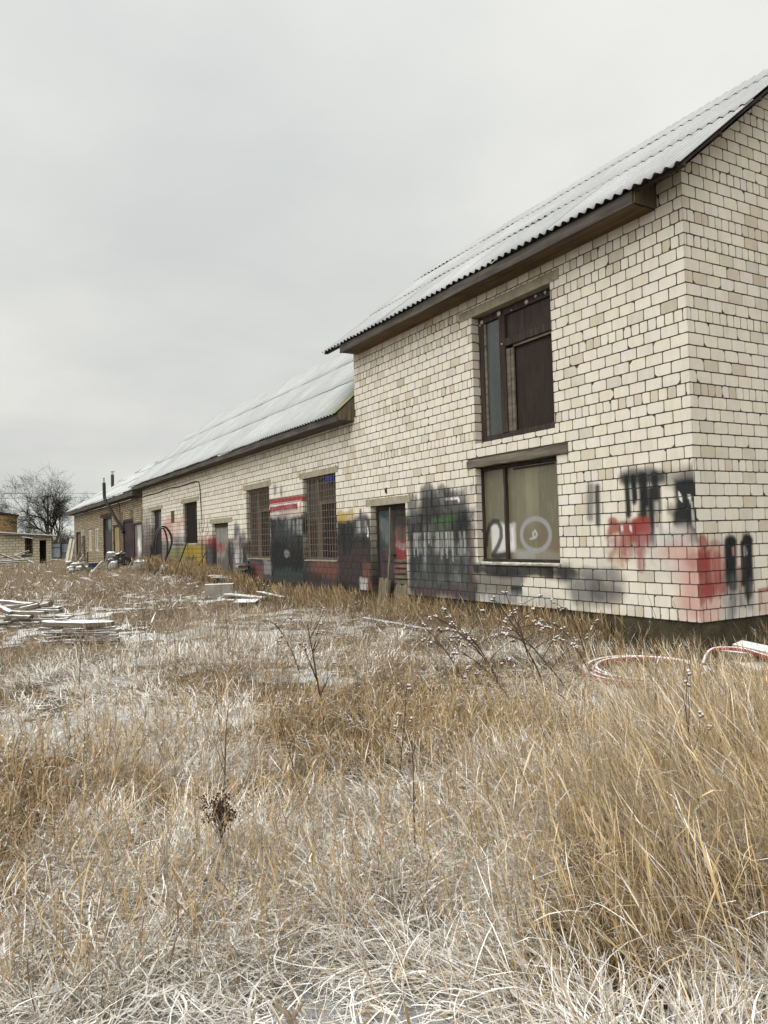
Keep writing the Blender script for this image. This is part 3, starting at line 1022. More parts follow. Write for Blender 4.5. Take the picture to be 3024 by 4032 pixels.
def roof_tint(base, snow, moss=None):
    def f(V, ph, s, i):
        n = fbm(V[..., 1] * .8, (V[..., 0] + V[..., 2]) * .7, 12, 4)
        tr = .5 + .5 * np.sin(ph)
        k = np.clip(snow + .35 * (n - .5), 0, 1)
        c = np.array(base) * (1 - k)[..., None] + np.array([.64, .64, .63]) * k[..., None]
        c = c * (1 - .62 * (1 - tr) ** 1.6 * (1 - .45 * k) * (.45 + n))[..., None]  # rib shading painted into the colour: troughs darker than crests
        edge = (1 - S(0, .05, s)) * .2
        c = c * (1 - edge)[..., None]
        if moss is not None:
            m = moss(V) * S(.3, .6, fbm(V[..., 1] * 7, V[..., 0] * 7, 2, 3))
            c = c * (1 - m)[..., None] + np.array([.20, .19, .055]) * m[..., None]
        return c
    return f


# ------------------------------------------------------------------ tall section
TALL = thing('brick_building', 'tall two-storey white brick building end with a corrugated roof, nearest the camera', 'building', (0, 0, -.5))
TO = [(2.29, 4.18, 2.60, 4.70), (2.10, 4.53, 4.70, 4.85), (2.04, 4.42, 2.20, 2.34), (2.28, 4.21, .66, 2.20), (6.46, 7.85, -.6, 1.75), (6.30, 8.05, 1.75, 1.89)]
fine_f = lambda u, z: (.021 if z < 2.0 else 0)
mb = MB()
brickwork(mb, 0, 8.42, 0, 5.44, facade_map(0), TO, paint=PF, fine=fine_f, seed=1, coarse=(5, 3), extra_hdr=(32, 34))
for k in (0, 3, 4):
    reveals(mb, TO[k], 0, .19 if k != 4 else .22, PF if k != 0 else None, .92, head=False)
mb.box((.40, .012, 0), (.45, 8.41, 5.1), (.05, .05, .05))
# end wall above the low roof and the back walls (plain)
mb.box((.012, 8.41, 3.0), (5.3, 8.419, 5.12), (.4, .36, .28))
mb.box((5.28, .02, 0), (5.32, 8.4, 5.12), (.4, .36, .28))
mb.build('wall', BRICK, TALL)
mb = MB()
rake = lambda u: np.minimum(5.37 + .785 * u - .03, 5.37 + .785 * (5.32 - u) - .03)
brickwork(mb, 0, 5.32, 0, 7.5, lambda u, z, d: np.stack([u, d, z], -1), [], paint=PG, fine=lambda u, z: (.021 if z < 1.2 and u < 1.7 else 0), seed=3, coarse=(5, 3), extra_hdr=(32,), zmax=rake, tan=.08)
mb.build('gable_wall', BRICKPALE, TALL)
mb = MB()
mb.box((.03, .03, -1.2), (.4, 8.4, -.002), bev=.01)
mb.box((.40, .03, -1.2), (5.3, .4, -.002), bev=.01)
mb.build('plinth', PLINTH, TALL)
mb = MB()
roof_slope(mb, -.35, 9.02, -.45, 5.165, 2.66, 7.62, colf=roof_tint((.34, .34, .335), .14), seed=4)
mb.grid(np.array([[[2.66, -.35, 7.63], [2.66, 9.02, 7.63]], [[5.8, -.35, 5.15], [5.8, 9.02, 5.15]]]), (.5, .5, .5))
rf = mb.build('roof', ROOF, TALL, smooth=True)
mb = MB()
mb.box((-.415, .38, 5.0), (-.385, 8.24, 5.155), jit=.003, seg=14, axis=1, bev=.004)
mb.build('fascia', FASCIA, TALL)
mb = MB()
for a, b in ((-.384, -.26), (-.255, -.13), (-.125, -.003)):
    mb.box((a, .40, 5.002 + rng.uniform(0, .004)), (b, 8.22, 5.02), jit=.0015, seg=8, axis=1)
mb.build('soffit', SOFFIT, TALL)
for yy in (.365, 8.225):
    mb = MB()
    for k in range(4):
        a = -.384 + k * .096
        mb.prism([(a, 5.02), (a + .0955, 5.02), (a + .0955, 5.165 + .785 * (a + .0955 + .44)), (a, 5.165 + .785 * (a + .44))], yy + .002 * (k % 2), yy + .02, 1)
    mb.build('eave_end_board', CAPWOOD, TALL)
mb = MB()
for yy in (-.30, 8.95):
    mb.obox((-.42, yy, 5.15), (2.64, yy, 7.55), .03, .055, up=(0, 1, 0), jit=.002, seg=6)
mb.obox((-.36, -.33, 5.175), (-.36, 9.0, 5.175), .06, .04)
mb.obox((.3, -.33, 5.69), (.3, .0, 5.69), .05, .04)
mb.obox((1.1, -.33, 6.32), (1.1, .0, 6.32), .05, .04)
mb.obox((1.9, -.33, 6.95), (1.9, .0, 6.95), .05, .04)
mb.build('verge_batten', DARKWOOD, TALL)
mb = MB()
mb.box((-.004, 2.10, 4.705), (.2, 4.53, 4.845), bev=.006)
mb.build('lintel', CONC, TALL)
mb = MB()
mb.box((-.022, 2.04, 2.205), (.2, 4.42, 2.338), jit=.004, seg=12, axis=1, bev=.008)
o = mb.build('lintel', GREYWOOD, TALL)
o['label'] = 'grey weathered timber lintel above the boarded window'
mb = MB()
mb.box((-.004, 6.30, 1.752), (.22, 8.05, 1.888), bev=.006)
mb.build('lintel', CONC, TALL)


def vbox(mb, y0, y1, z0, z1, x0, x1, **kw):
    mb.box((x0, y0, z0), (x1, y1, z1), **kw)


# upper window
mb = MB()
X0, X1 = .13, .20
vbox(mb, 4.06, 4.175, 2.605, 4.695, X0, X1, axis=2, seg=8, jit=.002, bev=.005)
vbox(mb, 2.295, 2.42, 2.605, 4.695, X0, X1, axis=2, seg=8, jit=.002, bev=.005)
vbox(mb, 3.49, 3.63, 2.71, 4.58, X0 - .012, X1 - .001, axis=2, seg=8, jit=.002, bev=.006)
vbox(mb, 2.42, 4.06, 2.605, 2.71, X0 + .004, X1 - .001, axis=1, seg=8, jit=.002, bev=.006)
vbox(mb, 2.42, 4.06, 4.58, 4.693, X0 + .004, X1 - .001, axis=1, seg=8, jit=.002, bev=.006)
vbox(mb, 2.42, 3.49, 4.07, 4.19, X0 - .008, X1 - .002, axis=1, seg=8, jit=.002, bev=.006)
win = mb.build('window', DARKWOOD, TALL)
mb = MB()
vbox(mb, 3.64, 4.05, 2.72, 4.57, .172, .178)
mb.build('pane', GLASS, win)
mb = MB()
vbox(mb, 4.00, 4.058, 2.72, 4.57, .15, .168, axis=2, seg=5, jit=.001)
vbox(mb, 3.40, 3.485, 2.715, 4.03, .145, .17, axis=2, seg=5, jit=.001)
vbox(mb, 3.33, 3.395, 2.715, 4.03, .155, .182, axis=2, seg=5, jit=.001)
vbox(mb, 2.43, 3.325, 4.03, 4.066, .150, .18, axis=1, seg=5, jit=.001)
mb.build('sash', GREYWOOD, win)
mb = MB()
vbox(mb, 2.425, 3.325, 2.715, 4.028, .20, .212, col=(.024, .0150, .0110))
mb.build('board', PAINTED, win)
mb = MB()
vbox(mb, 2.43, 3.48, 4.20, 4.57, .172, .184, col=(.034, .024, .020))
mb.build('board', PAINTED, win)
FOAM = m_attr('dried_foam')
for (y, z, s) in ((3.6, 4.62, .045), (4.07, 4.61, .035), (4.2, 4.55, .03), (2.95, 4.63, .04), (2.74, 4.66, .028), (2.53, 4.65, .03), (4.12, 4.57, .02), (3.3, 4.60, .015), (3.55, 4.12, .018)):
    mb = MB()
    mb.sphere((.112 if 3.4 < y < 3.7 else .130, y, z), (.02, s, s * .9), 9, 6, (.34, .31, .26), .3, int(y * 10))
    mb.build('foam_lump', FOAM, win, smooth=True)

# lower window: two painted boards behind dirty glazing
PB = Paint(None)
PB.rect(2.4, 3.7, .64, .95, 'dyel', .12, .1).rect(2.42, 2.9, .7, 1.0, 'rust', .22, .15).rect(2.42, 3.4, .66, .82, 'lgrey', .25, .08)
PB.rect(3.47, 4.02, .82, 1.26, 'white', .72, .07, .6, 4).rect(3.43, 3.62, .84, 1.26, 'white', .72, .07, .6, 4).rect(3.0, 3.5, .7, .86, 'lgrey', .35, .08)
rg = [(2.975 + .325 * math.cos(t), 1.075 + .245 * math.sin(t)) for t in np.linspace(0, 2 * math.pi, 26)]
PB.line(rg, .075, 'mgrey', .95, .45)
PB.line([(3.02, 1.02), (3.03, 1.10), (2.98, 1.14), (2.94, 1.08), (2.97, 1.04), (3.02, 1.03)], .035, 'lgrey', .95, .4).line([(3.1, 1.01), (3.02, 1.03)], .03, 'lgrey', .9)
PB.line([(4.20, .92), (4.17, 1.10), (4.09, 1.25), (3.98, 1.31), (3.87, 1.30), (3.80, 1.19), (3.80, 1.05), (3.88, .92), (4.0, .80), (4.04, .75), (3.9, .74), (3.66, .77)], .085, 'dark', .88, .55)
PB.line([(3.55, 1.0), (3.57, 1.2), (3.47, 1.24), (3.46, .9)], .05, 'lgrey', .6, .8)
mb = MB()
X0, X1 = .11, .19
vbox(mb, 4.195, 4.209, .665, 2.195, X0, X1)
vbox(mb, 3.585, 3.635, .70, 2.15, X0, X1 - .002, axis=2, seg=8, jit=.002)
vbox(mb, 2.285, 4.195, .665, .70, X0 - .02, X1 - .001, axis=1, seg=8, jit=.002)
vbox(mb, 2.285, 4.195, 2.15, 2.195, X0 + .01, X1 - .001, axis=1, seg=8, jit=.002)
vbox(mb, 2.282, 2.30, .705, 2.15, X0, X1 - .002)
win = mb.build('window', DARKWOOD, TALL)
for (a, b) in ((3.637, 4.193), (2.302, 3.583)):
    U, Z = np.meshgrid(np.linspace(a, b, int((b - a) / .014)), np.linspace(.702, 2.148, 100), indexing='ij')
    c = np.array([.120, .107, .070]) * (1 + .14 * (fbm(U * 1.6, Z * .5, 4, 3) - .5))[..., None]
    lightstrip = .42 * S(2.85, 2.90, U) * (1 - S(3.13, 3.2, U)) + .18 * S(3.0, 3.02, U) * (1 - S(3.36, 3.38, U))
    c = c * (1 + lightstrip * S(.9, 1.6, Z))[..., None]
    st = S(.62, .75, fbm(U * 45, Z * 5, 6, 2)) * .15
    c = c * (1 - st[..., None]) + np.array([.30, .28, .20]) * st[..., None]
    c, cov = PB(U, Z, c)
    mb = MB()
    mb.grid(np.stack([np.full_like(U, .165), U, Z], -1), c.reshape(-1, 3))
    mb.box((.1655, a, .702), (.18, b, 2.148), (.12, .1, .06))
    mb.build('board', GLOSSY_BOARD, win)
mb = MB()
vbox(mb, 2.5, 3.42, 2.105, 2.128, .14, .16)
mb.build('rust_strip', RUST, win)
mb = MB()
mb.box((-.035, 2.26, .615), (.11, 4.23, .652), jit=.003, seg=10, axis=1, bev=.006)
mb.build('sill', m_stone('mossy_sill', (.17, .165, .12), (.42, .41, .37), 7, .45), TALL)

# door with the leaning pole
PD = Paint(None)
PD.rect(7.3, 7.9, .95, 1.65, 'teal', .8, .12, 1, 3, .4).rect(7.35, 7.85, .2, .8, 'purple', .6, .12).rect(7.45, 7.75, 1.0, 1.5, 'lgrey', .18, .1, 1, 5, .8)
rd = [(6.96 + .16 * math.cos(t), 1.16 + .155 * math.sin(t)) for t in np.linspace(0, 2 * math.pi, 18)]
PD.rect(6.65, 7.2, .3, .95, 'dred', .7, .12, 1, 4, .35).line(rd, .06, 'red', .45, .6).rect(6.7, 7.2, .86, .98, 'lgrey', .4, .05, 1, 5, .6).rect(6.6, 7.2, 1.3, 1.7, 'dark', .6, .1)
mb = MB()
vbox(mb, 7.80, 7.845, -.5, 1.745, .13, .21, axis=2, seg=8, jit=.002)
vbox(mb, 6.465, 6.53, -.5, 1.745, .13, .21, axis=2, seg=8, jit=.002)
vbox(mb, 6.53, 7.80, 1.66, 1.745, .135, .209, axis=1, seg=8, jit=.002)
door = mb.build('door', DARKWOOD, TALL)
for (a, b, base) in ((7.19, 7.795, (.050, .052, .050)), (6.535, 7.18, (.080, .062, .052))):
    m = MB()
    U, Z = np.meshgrid(np.linspace(a, b, 30), np.linspace(-.4, 1.655, 90), indexing='ij')
    c = np.array(base) * (1 + .7 * (fbm(U * 4, Z * 3, 5, 4) - .5))[..., None]
    c, cov = PD(U, Z, c)
    rel = .165 + 0 * U
    for (p, q) in ((.85, 1.55), (.0, .62)):
        ins = S(a + .08, a + .1, U) * (1 - S(b - .1, b - .08, U)) * S(p, p + .02, Z) * (1 - S(q - .02, q, Z))
        rel = rel + ins * .015
    m.grid(np.stack([rel, U, Z], -1), c.reshape(-1, 3))
    m.box((.1815, a, -.4), (.19, b, 1.655), (.05, .04, .03))
    m.build('door_leaf', PAINTED, door)
m = MB()
for k, (z, h) in enumerate(((.63, .055), (.53, .06), (.42, .07), (.32, .06), (.215, .075))):
    m.box((.135, 6.54, z - h / 2), (.160, 7.17, z + h / 2), jit=.003, seg=5, axis=1)
m.build('slat', GREYWOOD, door)
m = MB()
m.box((.12, 7.13, .72), (.16, 7.19, .76))
m.tube([(.10, 7.12, .74), (.09, 7.3, .75), (.09, 7.33, .6)], .012, 6)
m.build('latch', RUST, door)


def rough_boards(spans, z0, z1, x, tilt, mat, name, label, cat, jit=.02, thick=.022):
    m = MB()
    for (a, b) in spans:
        y = a
        while y < b - .02:
            w = min(rng.uniform(.05, .11), b - y)
            top = z1 + rng.uniform(-.06, .05)
            m.obox((x + rng.uniform(0, .01), y + w / 2, z0), (x + tilt + rng.uniform(0, .01), y + w / 2, top), thick, w * .95, up=(0, 1, 0), jit=.002, seg=4)
            y += w
    return tag(m.build(name, mat), label, cat)


rough_boards([(7.16, 7.62)], -.50, .26, -.06, .10, PALEWOOD, 'splintered_boards', 'pale splintered board panel covering the left foot of the double door', 'board')
rough_boards([(6.44, 6.98)], -.50, .20, -.06, .10, PALEWOOD, 'splintered_boards', 'pale splintered board panel covering the right foot of the double door', 'board')
mb = MB()
mb.obox((-.13, 7.36, -.28), (-.17, 6.86, -.30), .03, .20, jit=.003, seg=4)
tag(mb.build('offcut_board', GREYWOOD), 'short grey board lying flat against the foot of the double door', 'board')
mb = MB()
mb.tube([(.085, 7.19, 1.70), (.04, 7.17, .8), (-.10, 7.11, -.30)], [.020, .022, .024], 8)
tag(mb.build('wooden_pole', PALEWOOD), 'pale wooden pole propped upright against the middle of the double door', 'pole')
mb = MB()
mb.sphere((-.004, 7.18, 2.03), (.012, .06, .06), 8, 6, (.12, .04, .03), .5, 2)
mb.build('wall_bracket', RUST, TALL)

# ------------------------------------------------------------------ low section
LOW = thing('low_building', 'long low white brick wing with snowy roof, graffiti and barred windows', 'building', (0, 19, -.4))
LO = dict(A=(9.45, 11.30, .60, 2.60), Al=(9.31, 11.48, 2.60, 2.74), B=(13.58, 15.46, .60, 2.60), Bl=(13.43, 15.73, 2.60, 2.75), D2=(17.2, 18.88, -.4, 1.72), Dl=(16.77, 19.14, 1.72, 1.87),
          C=(20.65, 22.5, 1.10, 2.59), Cl=(20.4, 22.8, 2.59, 2.75), E=(25.95, 27.8, .58, 2.56), El=(25.68, 28.25, 2.56, 2.72), P=(23.8, 24.33, 1.95, 2.40))
mb = MB()
brickwork(mb, 8.42, 29.5, 0, 3.70, facade_map(0), list(LO.values()), paint=PF, fine=lambda u, z: ((.03 if u < 16 else .05) if z < 2.75 else 0), seed=7, coarse=(4, 2), extra_hdr=(23,))
for k in 'A B D2 C E'.split():
    reveals(mb, LO[k], 0, .17, PF, .92, head=False)
mb.box((.40, 8.43, -.3), (.45, 29.4, 3.6), (.03, .03, .03))
mb.box((.012, 29.48, -.3), (5.9, 29.499, 3.65), (.4, .36, .28))
mb.build('wall', BRICK, LOW)
mb = MB()
mb.box((.03, 8.44, -1.2), (.4, 29.45, -.002))
mb.build('plinth', PLINTH, LOW)
mb = MB()
moss = lambda V: (1 - S(8.45, 9.3, V[..., 1] - .0 * V[..., 0])) * (1 - S(.5, 2.6, V[..., 0])) * 1.0
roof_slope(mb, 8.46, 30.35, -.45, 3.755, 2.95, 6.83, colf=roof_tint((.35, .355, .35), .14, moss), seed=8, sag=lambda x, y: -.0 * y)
mb.grid(np.array([[[2.95, 8.46, 6.84], [2.95, 30.3, 6.84]], [[6.35, 8.46, 3.75], [6.35, 30.3, 3.75]]]), (.5, .5, .5))
mb.build('roof', ROOF, LOW, smooth=True)
mb = MB()
mb.box((-.425, 8.47, 3.60), (-.395, 29.9, 3.742), jit=.004, seg=24, axis=1, bev=.004)
mb.build('fascia', FASCIA, LOW)
mb = MB()
for a, b in ((-.394, -.26), (-.255, -.13), (-.125, -.003)):
    mb.box((a, 8.49, 3.602 + rng.uniform(0, .004)), (b, 29.48, 3.62), jit=.0015, seg=12, axis=1)
mb.build('soffit', FASCIA, LOW)
mb = MB()
for k in range(5):
    a = -.394 + k * .0985
    top = lambda x: 3.755 + .906 * (x + .45) - .03
    mb.prism([(a, 3.625), (a + .095, 3.625), (a + .095, top(a + .095)), (a, top(a))], 8.452 + .003 * (k % 2), 8.475, 1)
mb.build('eave_end_board', CAPWOOD, LOW)
for nm in ('Al', 'Bl', 'Dl', 'Cl', 'El'):
    y0, y1, z0, z1 = LO[nm]
    mb = MB()
    mb.box((-.004, y0, z0 + .003), (.17, y1, z1 - .003), bev=.006)
    mb.build('lintel', CONC, LOW)


def barred(op, lay, grille=True, hz=.165, vz=.135):
    y0, y1, z0, z1 = op
    m = MB()
    vbox(m, y1 - .10, y1 - .004, z0, z1 - .004, .12, .17)
    vbox(m, y0 + .004, y0 + .08, z0, z1 - .004, .12, .17)
    vbox(m, y0 + .08, y1 - .10, z0, z0 + .07, .122, .169)
    vbox(m, y0 + .08, y1 - .10, z1 - .08, z1 - .004, .122, .169)
    for (a, b, c, d) in lay['frame']:
        vbox(m, a, b, c, d, .115, .168)
    w = m.build('window', SASHWOOD, LOW)
    for (a, b, c, d, col, dep) in lay['boards']:
        mm = MB()
        vbox(mm, a, b, c, d, dep, dep + .01, col=tuple(.6 * q for q in col))
        mm.build('board', PAINTED, w)
    if lay.get('blue'):
        mm = MB()
        a, b, c, d = lay['blue']
        mm.sphere((.09, (a + b) / 2, (c + d) / 2), (.05, (b - a) / 2, (d - c) / 2), 10, 7, (.01, .03, .25), .5, 3)
        o_ = mm.build('blue_bag', PAINTED, w)
    mm = MB()
    mm.box((-.01, y0 + .02, z0 - .01), (.12, y1 - .02, z0 + .018), jit=.003, seg=6, axis=1)
    mm.build('sill', CONC, w)
    if grille:
        mm = MB()
        n = int((y1 - y0) / vz)
        for i in range(n + 1):
            y = y0 + .03 + (y1 - y0 - .06) * i / n + rng.normal(0, .006)
            mm.tube([(.035, y, z0 + .02), (.035 + rng.normal(0, .006), y + rng.normal(0, .012), (z0 + z1) / 2), (.035, y + rng.normal(0, .008), z1 - .02)], .0075, 5)
        n = int((z1 - z0) / hz)
        for i in range(n + 1):
            z = z0 + .05 + (z1 - z0 - .08) * i / n + rng.normal(0, .008)
            mm.tube([(.047, y0 + .01, z), (.047, (y0 + y1) / 2, z + rng.normal(0, .01)), (.047, y1 - .01, z)], .0075, 5)
        mm.build('grille', GRILLE, w)
    return w


rb = (.050, .036, .030)
barred(LO['A'], dict(frame=[(10.58, 10.72, .67, 2.52), (9.53, 10.58, 1.93, 2.02), (10.45, 10.58, .67, 1.93)],
                     boards=[(10.72, 11.2, 1.55, 2.52, (.11, .10, .08), .15), (10.72, 11.2, .67, 1.55, (.060, .042, .036), .15), (9.53, 10.58, 2.02, 2.52, (.085, .068, .054), .15),
                             (9.95, 10.45, .67, 1.93, (.014, .011, .010), .155), (9.53, 9.95, .67, 1.93, rb, .15)], blue=(9.78, 10.08, 2.42, 2.60)))
barred(LO['B'], dict(frame=[(14.7, 14.85, .67, 2.52), (13.66, 14.7, 1.93, 2.03), (14.58, 14.7, .67, 1.93)],
                     boards=[(14.85, 15.36, .67, 2.52, (.060, .048, .040), .15), (13.66, 14.7, 2.03, 2.52, (.060, .045, .036), .15), (14.1, 14.58, .67, 1.93, (.013, .010, .009), .155), (13.66, 14.1, .67, 1.93, (.045, .034, .028), .15)]))
# window with vertical louvre bars
y0, y1, z0, z1 = LO['C']
mb = MB()
vbox(mb, y0 + .003, y1 - .003, z0 + .003, z1 - .003, .15, .165, col=(.018, .014, .012))
win = mb.build('window', PAINTED, LOW)
mb = MB()
for i in range(15):
    y = y0 + .06 + (y1 - y0 - .12) * i / 14
    mb.tube([(.06, y, z0 + .01), (.06, y, z1 - .01)], .011, 5)
mb.build('grille', RUST, win)
mb = MB()
for i in range(9):
    z = 1.95 + i * .06
    mb.obox((.12, y0 + .05, z), (.12, y0 + .62, z), .02, .025)
mb.build('slat', GREYWOOD, win)
# far window
y0, y1, z0, z1 = LO['E']
mb = MB()
vbox(mb, y0 + .003, y1 - .003, z0 + .003, z1 - .003, .16, .17, col=(.013, .011, .010))
win = mb.build('window', PAINTED, LOW)
mb = MB()
vbox(mb, 26.75, 26.9, 1.6, 2.5, .12, .155, axis=2)
vbox(mb, y0 + .02, y0 + .12, z0 + .02, z1 - .02, .12, .156, axis=2)
mb.build('sash', GREYWOOD, win)
mb = MB()
vbox(mb, 26.15, 26.7, 1.85, 2.45, .14, .15)
mb.build('pane', GLASS, win)
mb = MB()
mb.sphere((.02, 26.6, .62), (.08, .4, .05), 10, 6, (.12, .10, .08), .7, 5)
mb.build('rubble', m_attr('sill_rubble'), win)
mb = MB()
y0, y1, z0, z1 = LO['P']
mb.box((-.006, y0, z0), (.01, y1, z1), bev=.004)
mb.build('hatch', m_wood('brown_hatch', (.06, .035, .022), (.11, .07, .045), (1, 1, 1)), LOW)
# small grey door
y0, y1, z0, z1 = LO['D2']
PD2 = Paint(None)
PD2.rect(18.0, 18.9, .75, 1.1, 'dred', .5, .1, 1, 4).line([(18.45 + .22 * math.cos(t), .82 + .2 * math.sin(t)) for t in np.linspace(0, 3.3, 12)], .07, 'dred', .6, .7).rect(17.2, 18.9, -.2, .7, 'purple', .6, .2, 1, 2).rect(17.2, 17.8, .5, 1.15, 'dark', .5, .15, 1, 3, .4)
mb = MB()
U, Z = np.meshgrid(np.linspace(y0 + .004, y1 - .004, 44), np.linspace(-.35, 1.60, 50), indexing='ij')
c = np.array([.20, .195, .165]) * (1 + .5 * (fbm(U * 3, Z * 2, 5, 4) - .5))[..., None]
c, cov = PD2(U, Z, c)
c = c * (1 - .55 * (np.abs(((U - y0) / .42) % 1 - .5) > .47))[..., None]
mb.grid(np.stack([.13 + 0 * U, U, Z], -1), c.reshape(-1, 3))
mb.box((.132, y0 + .004, -.35), (.16, y1 - .004, 1.60), (.1, .1, .08))
door = mb.build('door', PAINTED, LOW)
mb = MB()
vbox(mb, y0 + .004, y1 - .004, 1.60, 1.715, .09, .165)
mb.build('door_frame', DARKWOOD, door)
mb = MB()
pts = [(-.012, 29.3, 3.27), (-.014, 28.2, 3.29), (-.012, 26.5, 3.26), (-.014, 25.3, 3.31), (-.014, 24.4, 3.32), (-.012, 23.0, 3.27), (-.012, 21.6, 3.29), (-.014, 20.7, 3.29), (-.014, 20.35, 3.26), (-.014, 20.2, 3.12), (-.014, 20.14, 2.9), (-.012, 20.08, 2.3), (-.012, 20.03, 1.6), (-.012, 20.08, .9), (-.014, 20.03, .05)]
mb.tube(pts, .019, 6)
tag(mb.build('cable', CABLE), 'dark cable running under the eave and down the low wall by the yellow graffiti', 'cable')

# ------------------------------------------------------------------ far section, thin yellowish brick
FAR = thing('far_building', 'far low wing of thin yellowish brick with a snowy sagging roof and many doors', 'building', (0, 41, -.15))
FX = .06
FO = dict(metal=(29.95, 31.9, -.3, 2.16), gate=(32.05, 34.45, -.3, 2.36), ochre=(35.35, 37.2, -.3, 2.2), dark=(37.62, 40.4, -.3, 2.74), wB=(41.95, 43.5, .77, 2.2), wA=(44.65, 46.05, .77, 2.17),
          dd=(47.65, 48.85, -.3, 1.78), gp=(47.87, 49.38, 1.80, 2.23), ld=(49.42, 51.6, -.3, 2.13), v1=(34.55, 35.29, 2.4, 2.75), v2=(31.9, 32.62, 2.4, 2.75), v3=(29.55, 30.1, 2.25, 2.74), lin=(37.6, 41.2, 2.76, 2.94))
PFF = Paint(None)
PFF.rect(34.3, 35.4, -.3, 2.3, 'purple', .6, .2, 1, 1).rect(29.4, 30.0, -.3, 2.0, 'plum', .6, .1).rect(31.8, 32.2, -.3, 2.4, 'purple', .7, .1).rect(44, 46.5, -.2, .5, 'plum', .25, .2)
mb = MB()
FB = ((.36, .305, .215), (.27, .22, .15))
brickwork(mb, 29.5, 52.65, -.25, 3.34, facade_map(FX), list(FO.values()), course=.098, L=.26, hdr=0, joint=.026, paint=PFF, fine=lambda u, z: (.13 if u < 36 else 0), seed=9, base=FB, coarse=(2, 2), tan=.4, proud=.014, mortar=(.075, .06, .042))
for k in ('dark', 'wB', 'wA', 'dd', 'ld'):
    reveals(mb, FO[k], FX, .16, None, .9, course=.098, base=FB, head=False)
mb.box((.45, 29.5, -.3), (.5, 52.6, 3.2), (.03, .03, .03))
brickwork(mb, 0, 5.2, -.25, 3.34, lambda u, z, d: np.stack([FX + u, 52.65 - d, z], -1), [], course=.098, hdr=0, seed=12, base=FB, coarse=(2, 1))
mb.build('wall', BRICK, FAR)
mb = MB()
fsag = lambda x, y: np.where(x > 1.0, 0, 0) - .10 * np.clip((x + .45) / 3.0, 0, 1) * np.sin((y - 29) * .55) ** 2 - .016 * np.clip(y - 29.6, 0, 30) * np.clip((x + .45) / 3.0, 0, 1)
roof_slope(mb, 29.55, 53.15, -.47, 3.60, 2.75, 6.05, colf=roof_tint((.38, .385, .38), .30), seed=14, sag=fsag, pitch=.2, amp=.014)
mb.grid(np.array([[[2.75, 29.6, 6.05], [2.75, 53.1, 5.65]], [[5.6, 29.6, 3.5], [5.6, 53.1, 3.5]]]), (.5, .5, .5))
roof = mb.build('roof', ROOF, FAR, smooth=True)
mb = MB()
mb.tube([(1.5, 45.45, 4.3), (1.5, 45.45, 5.72)], .10, 12)
ch = mb.build('chimney', CHIMM, roof)
mb = MB()
mb.tube([(1.5, 45.45, 5.722), (1.5, 45.45, 5.93)], .075, 10)
mb.tube([(1.5, 45.45, 5.93), (1.5, 45.45, 5.98), (1.5, 45.45, 6.02)], [.17, .15, .03], 12)
mb.build('cowl', ZINC, ch)
mb = MB()
mb.box((-.43, 29.55, 3.36), (-.40, 53.0, 3.585), jit=.006, seg=24, axis=1)
mb.build('fascia', FASCIA, FAR)
mb = MB()
mb.box((-.399, 29.52, 3.345), (FX - .002, 52.9, 3.365), jit=.003, seg=12, axis=1)
mb.build('soffit', FASCIA, FAR)
mb = MB()
y0, y1, z0, z1 = FO['lin']
mb.box((FX - .03, y0, z0), (FX + .16, y1, z1), jit=.004, seg=5, axis=1)
mb.build('lintel', m_wood('brown_lintel', (.03, .02, .014), (.08, .055, .04), (1, .2, 1)), FAR)


def sheet_door(nm, op, base, paint=None, mat=PAINTED, ridged=False, frame=True, x=FX + .05, zb=None):
    y0, y1, z0, z1 = op
    m = MB()
    U, Z = np.meshgrid(np.linspace(y0 + .003, y1 - .003, 40), np.linspace(z0, z1 - .003, 40), indexing='ij')
    c = np.array(base) * (1 + .5 * (fbm(U * 2, Z * 1.5, int(y0), 4) - .5))[..., None]
    if paint:
        c, cov = paint(U, Z, c)
    X = x + (.008 * np.sin(U * 40) if ridged else 0 * U)
    m.grid(np.stack([X, U, Z], -1), c.reshape(-1, 3))
    m.box((x + .02, y0 + .003, z0), (x + .06, y1 - .003, z1 - .003), (.05, .05, .05))
    d = m.build(nm, mat, FAR)
    if frame:
        m = MB()
        for a, b in ((y0 + .002, y0 + .1), (y1 - .1, y1 - .002)):
            vbox(m, a, b, z0, z1, FX - .012, x + .01)
        vbox(m, y0 + .1, y1 - .1, z1 - .09, z1 - .004, FX - .01, x + .01)
        m.build('door_frame', DARKWOOD, d)
    return d


PM = Paint(None)
PM.rect(29.9, 32, -.3, .7, 'purple', .7, .2, 1, 2).rect(31.2, 31.95, .3, 2.2, 'plum', .75, .18, 1, 2).blob(30.9, 1.15, .35, .35, 'white', .8, .3).rect(30.7, 31.3, .2, .9, 'white', .45, .1, 1, 3, .6)
sheet_door('door', FO['metal'], (.33, .32, .32), PM)
PM2 = Paint(None)
PM2.rect(32, 34.5, 1.2, 2.3, 'plum', .35, .3, 1, 1, .4).rect(32, 33.2, .2, 1.0, 'plum', .4, .3, 1, 1, .5)
d = sheet_door('gate', FO['gate'], (.024, .016, .019), PM2, ridged=True)
sheet_door('door', FO['ochre'], (.24, .185, .085))
PM3 = Paint(None)
PM3.rect(37.6, 39.6, 1.95, 2.75, 'green', .55, .12, 1, 2).rect(38, 39.4, 2.1, 2.6, 'lgrey', .35, .12, 1, 2).rect(39.4, 40.4, 2.0, 2.75, 'black', .8, .1).rect(37.6, 40.4, -.3, .6, 'dred', .25, .2)
sheet_door('door', FO['dark'], (.042, .042, .046), PM3, x=FX + .10)
sheet_door('door', FO['dd'], (.020, .018, .016), None, x=FX + .10, frame=False)
sheet_door('door', FO['ld'], (.115, .095, .065), None, x=FX + .08)
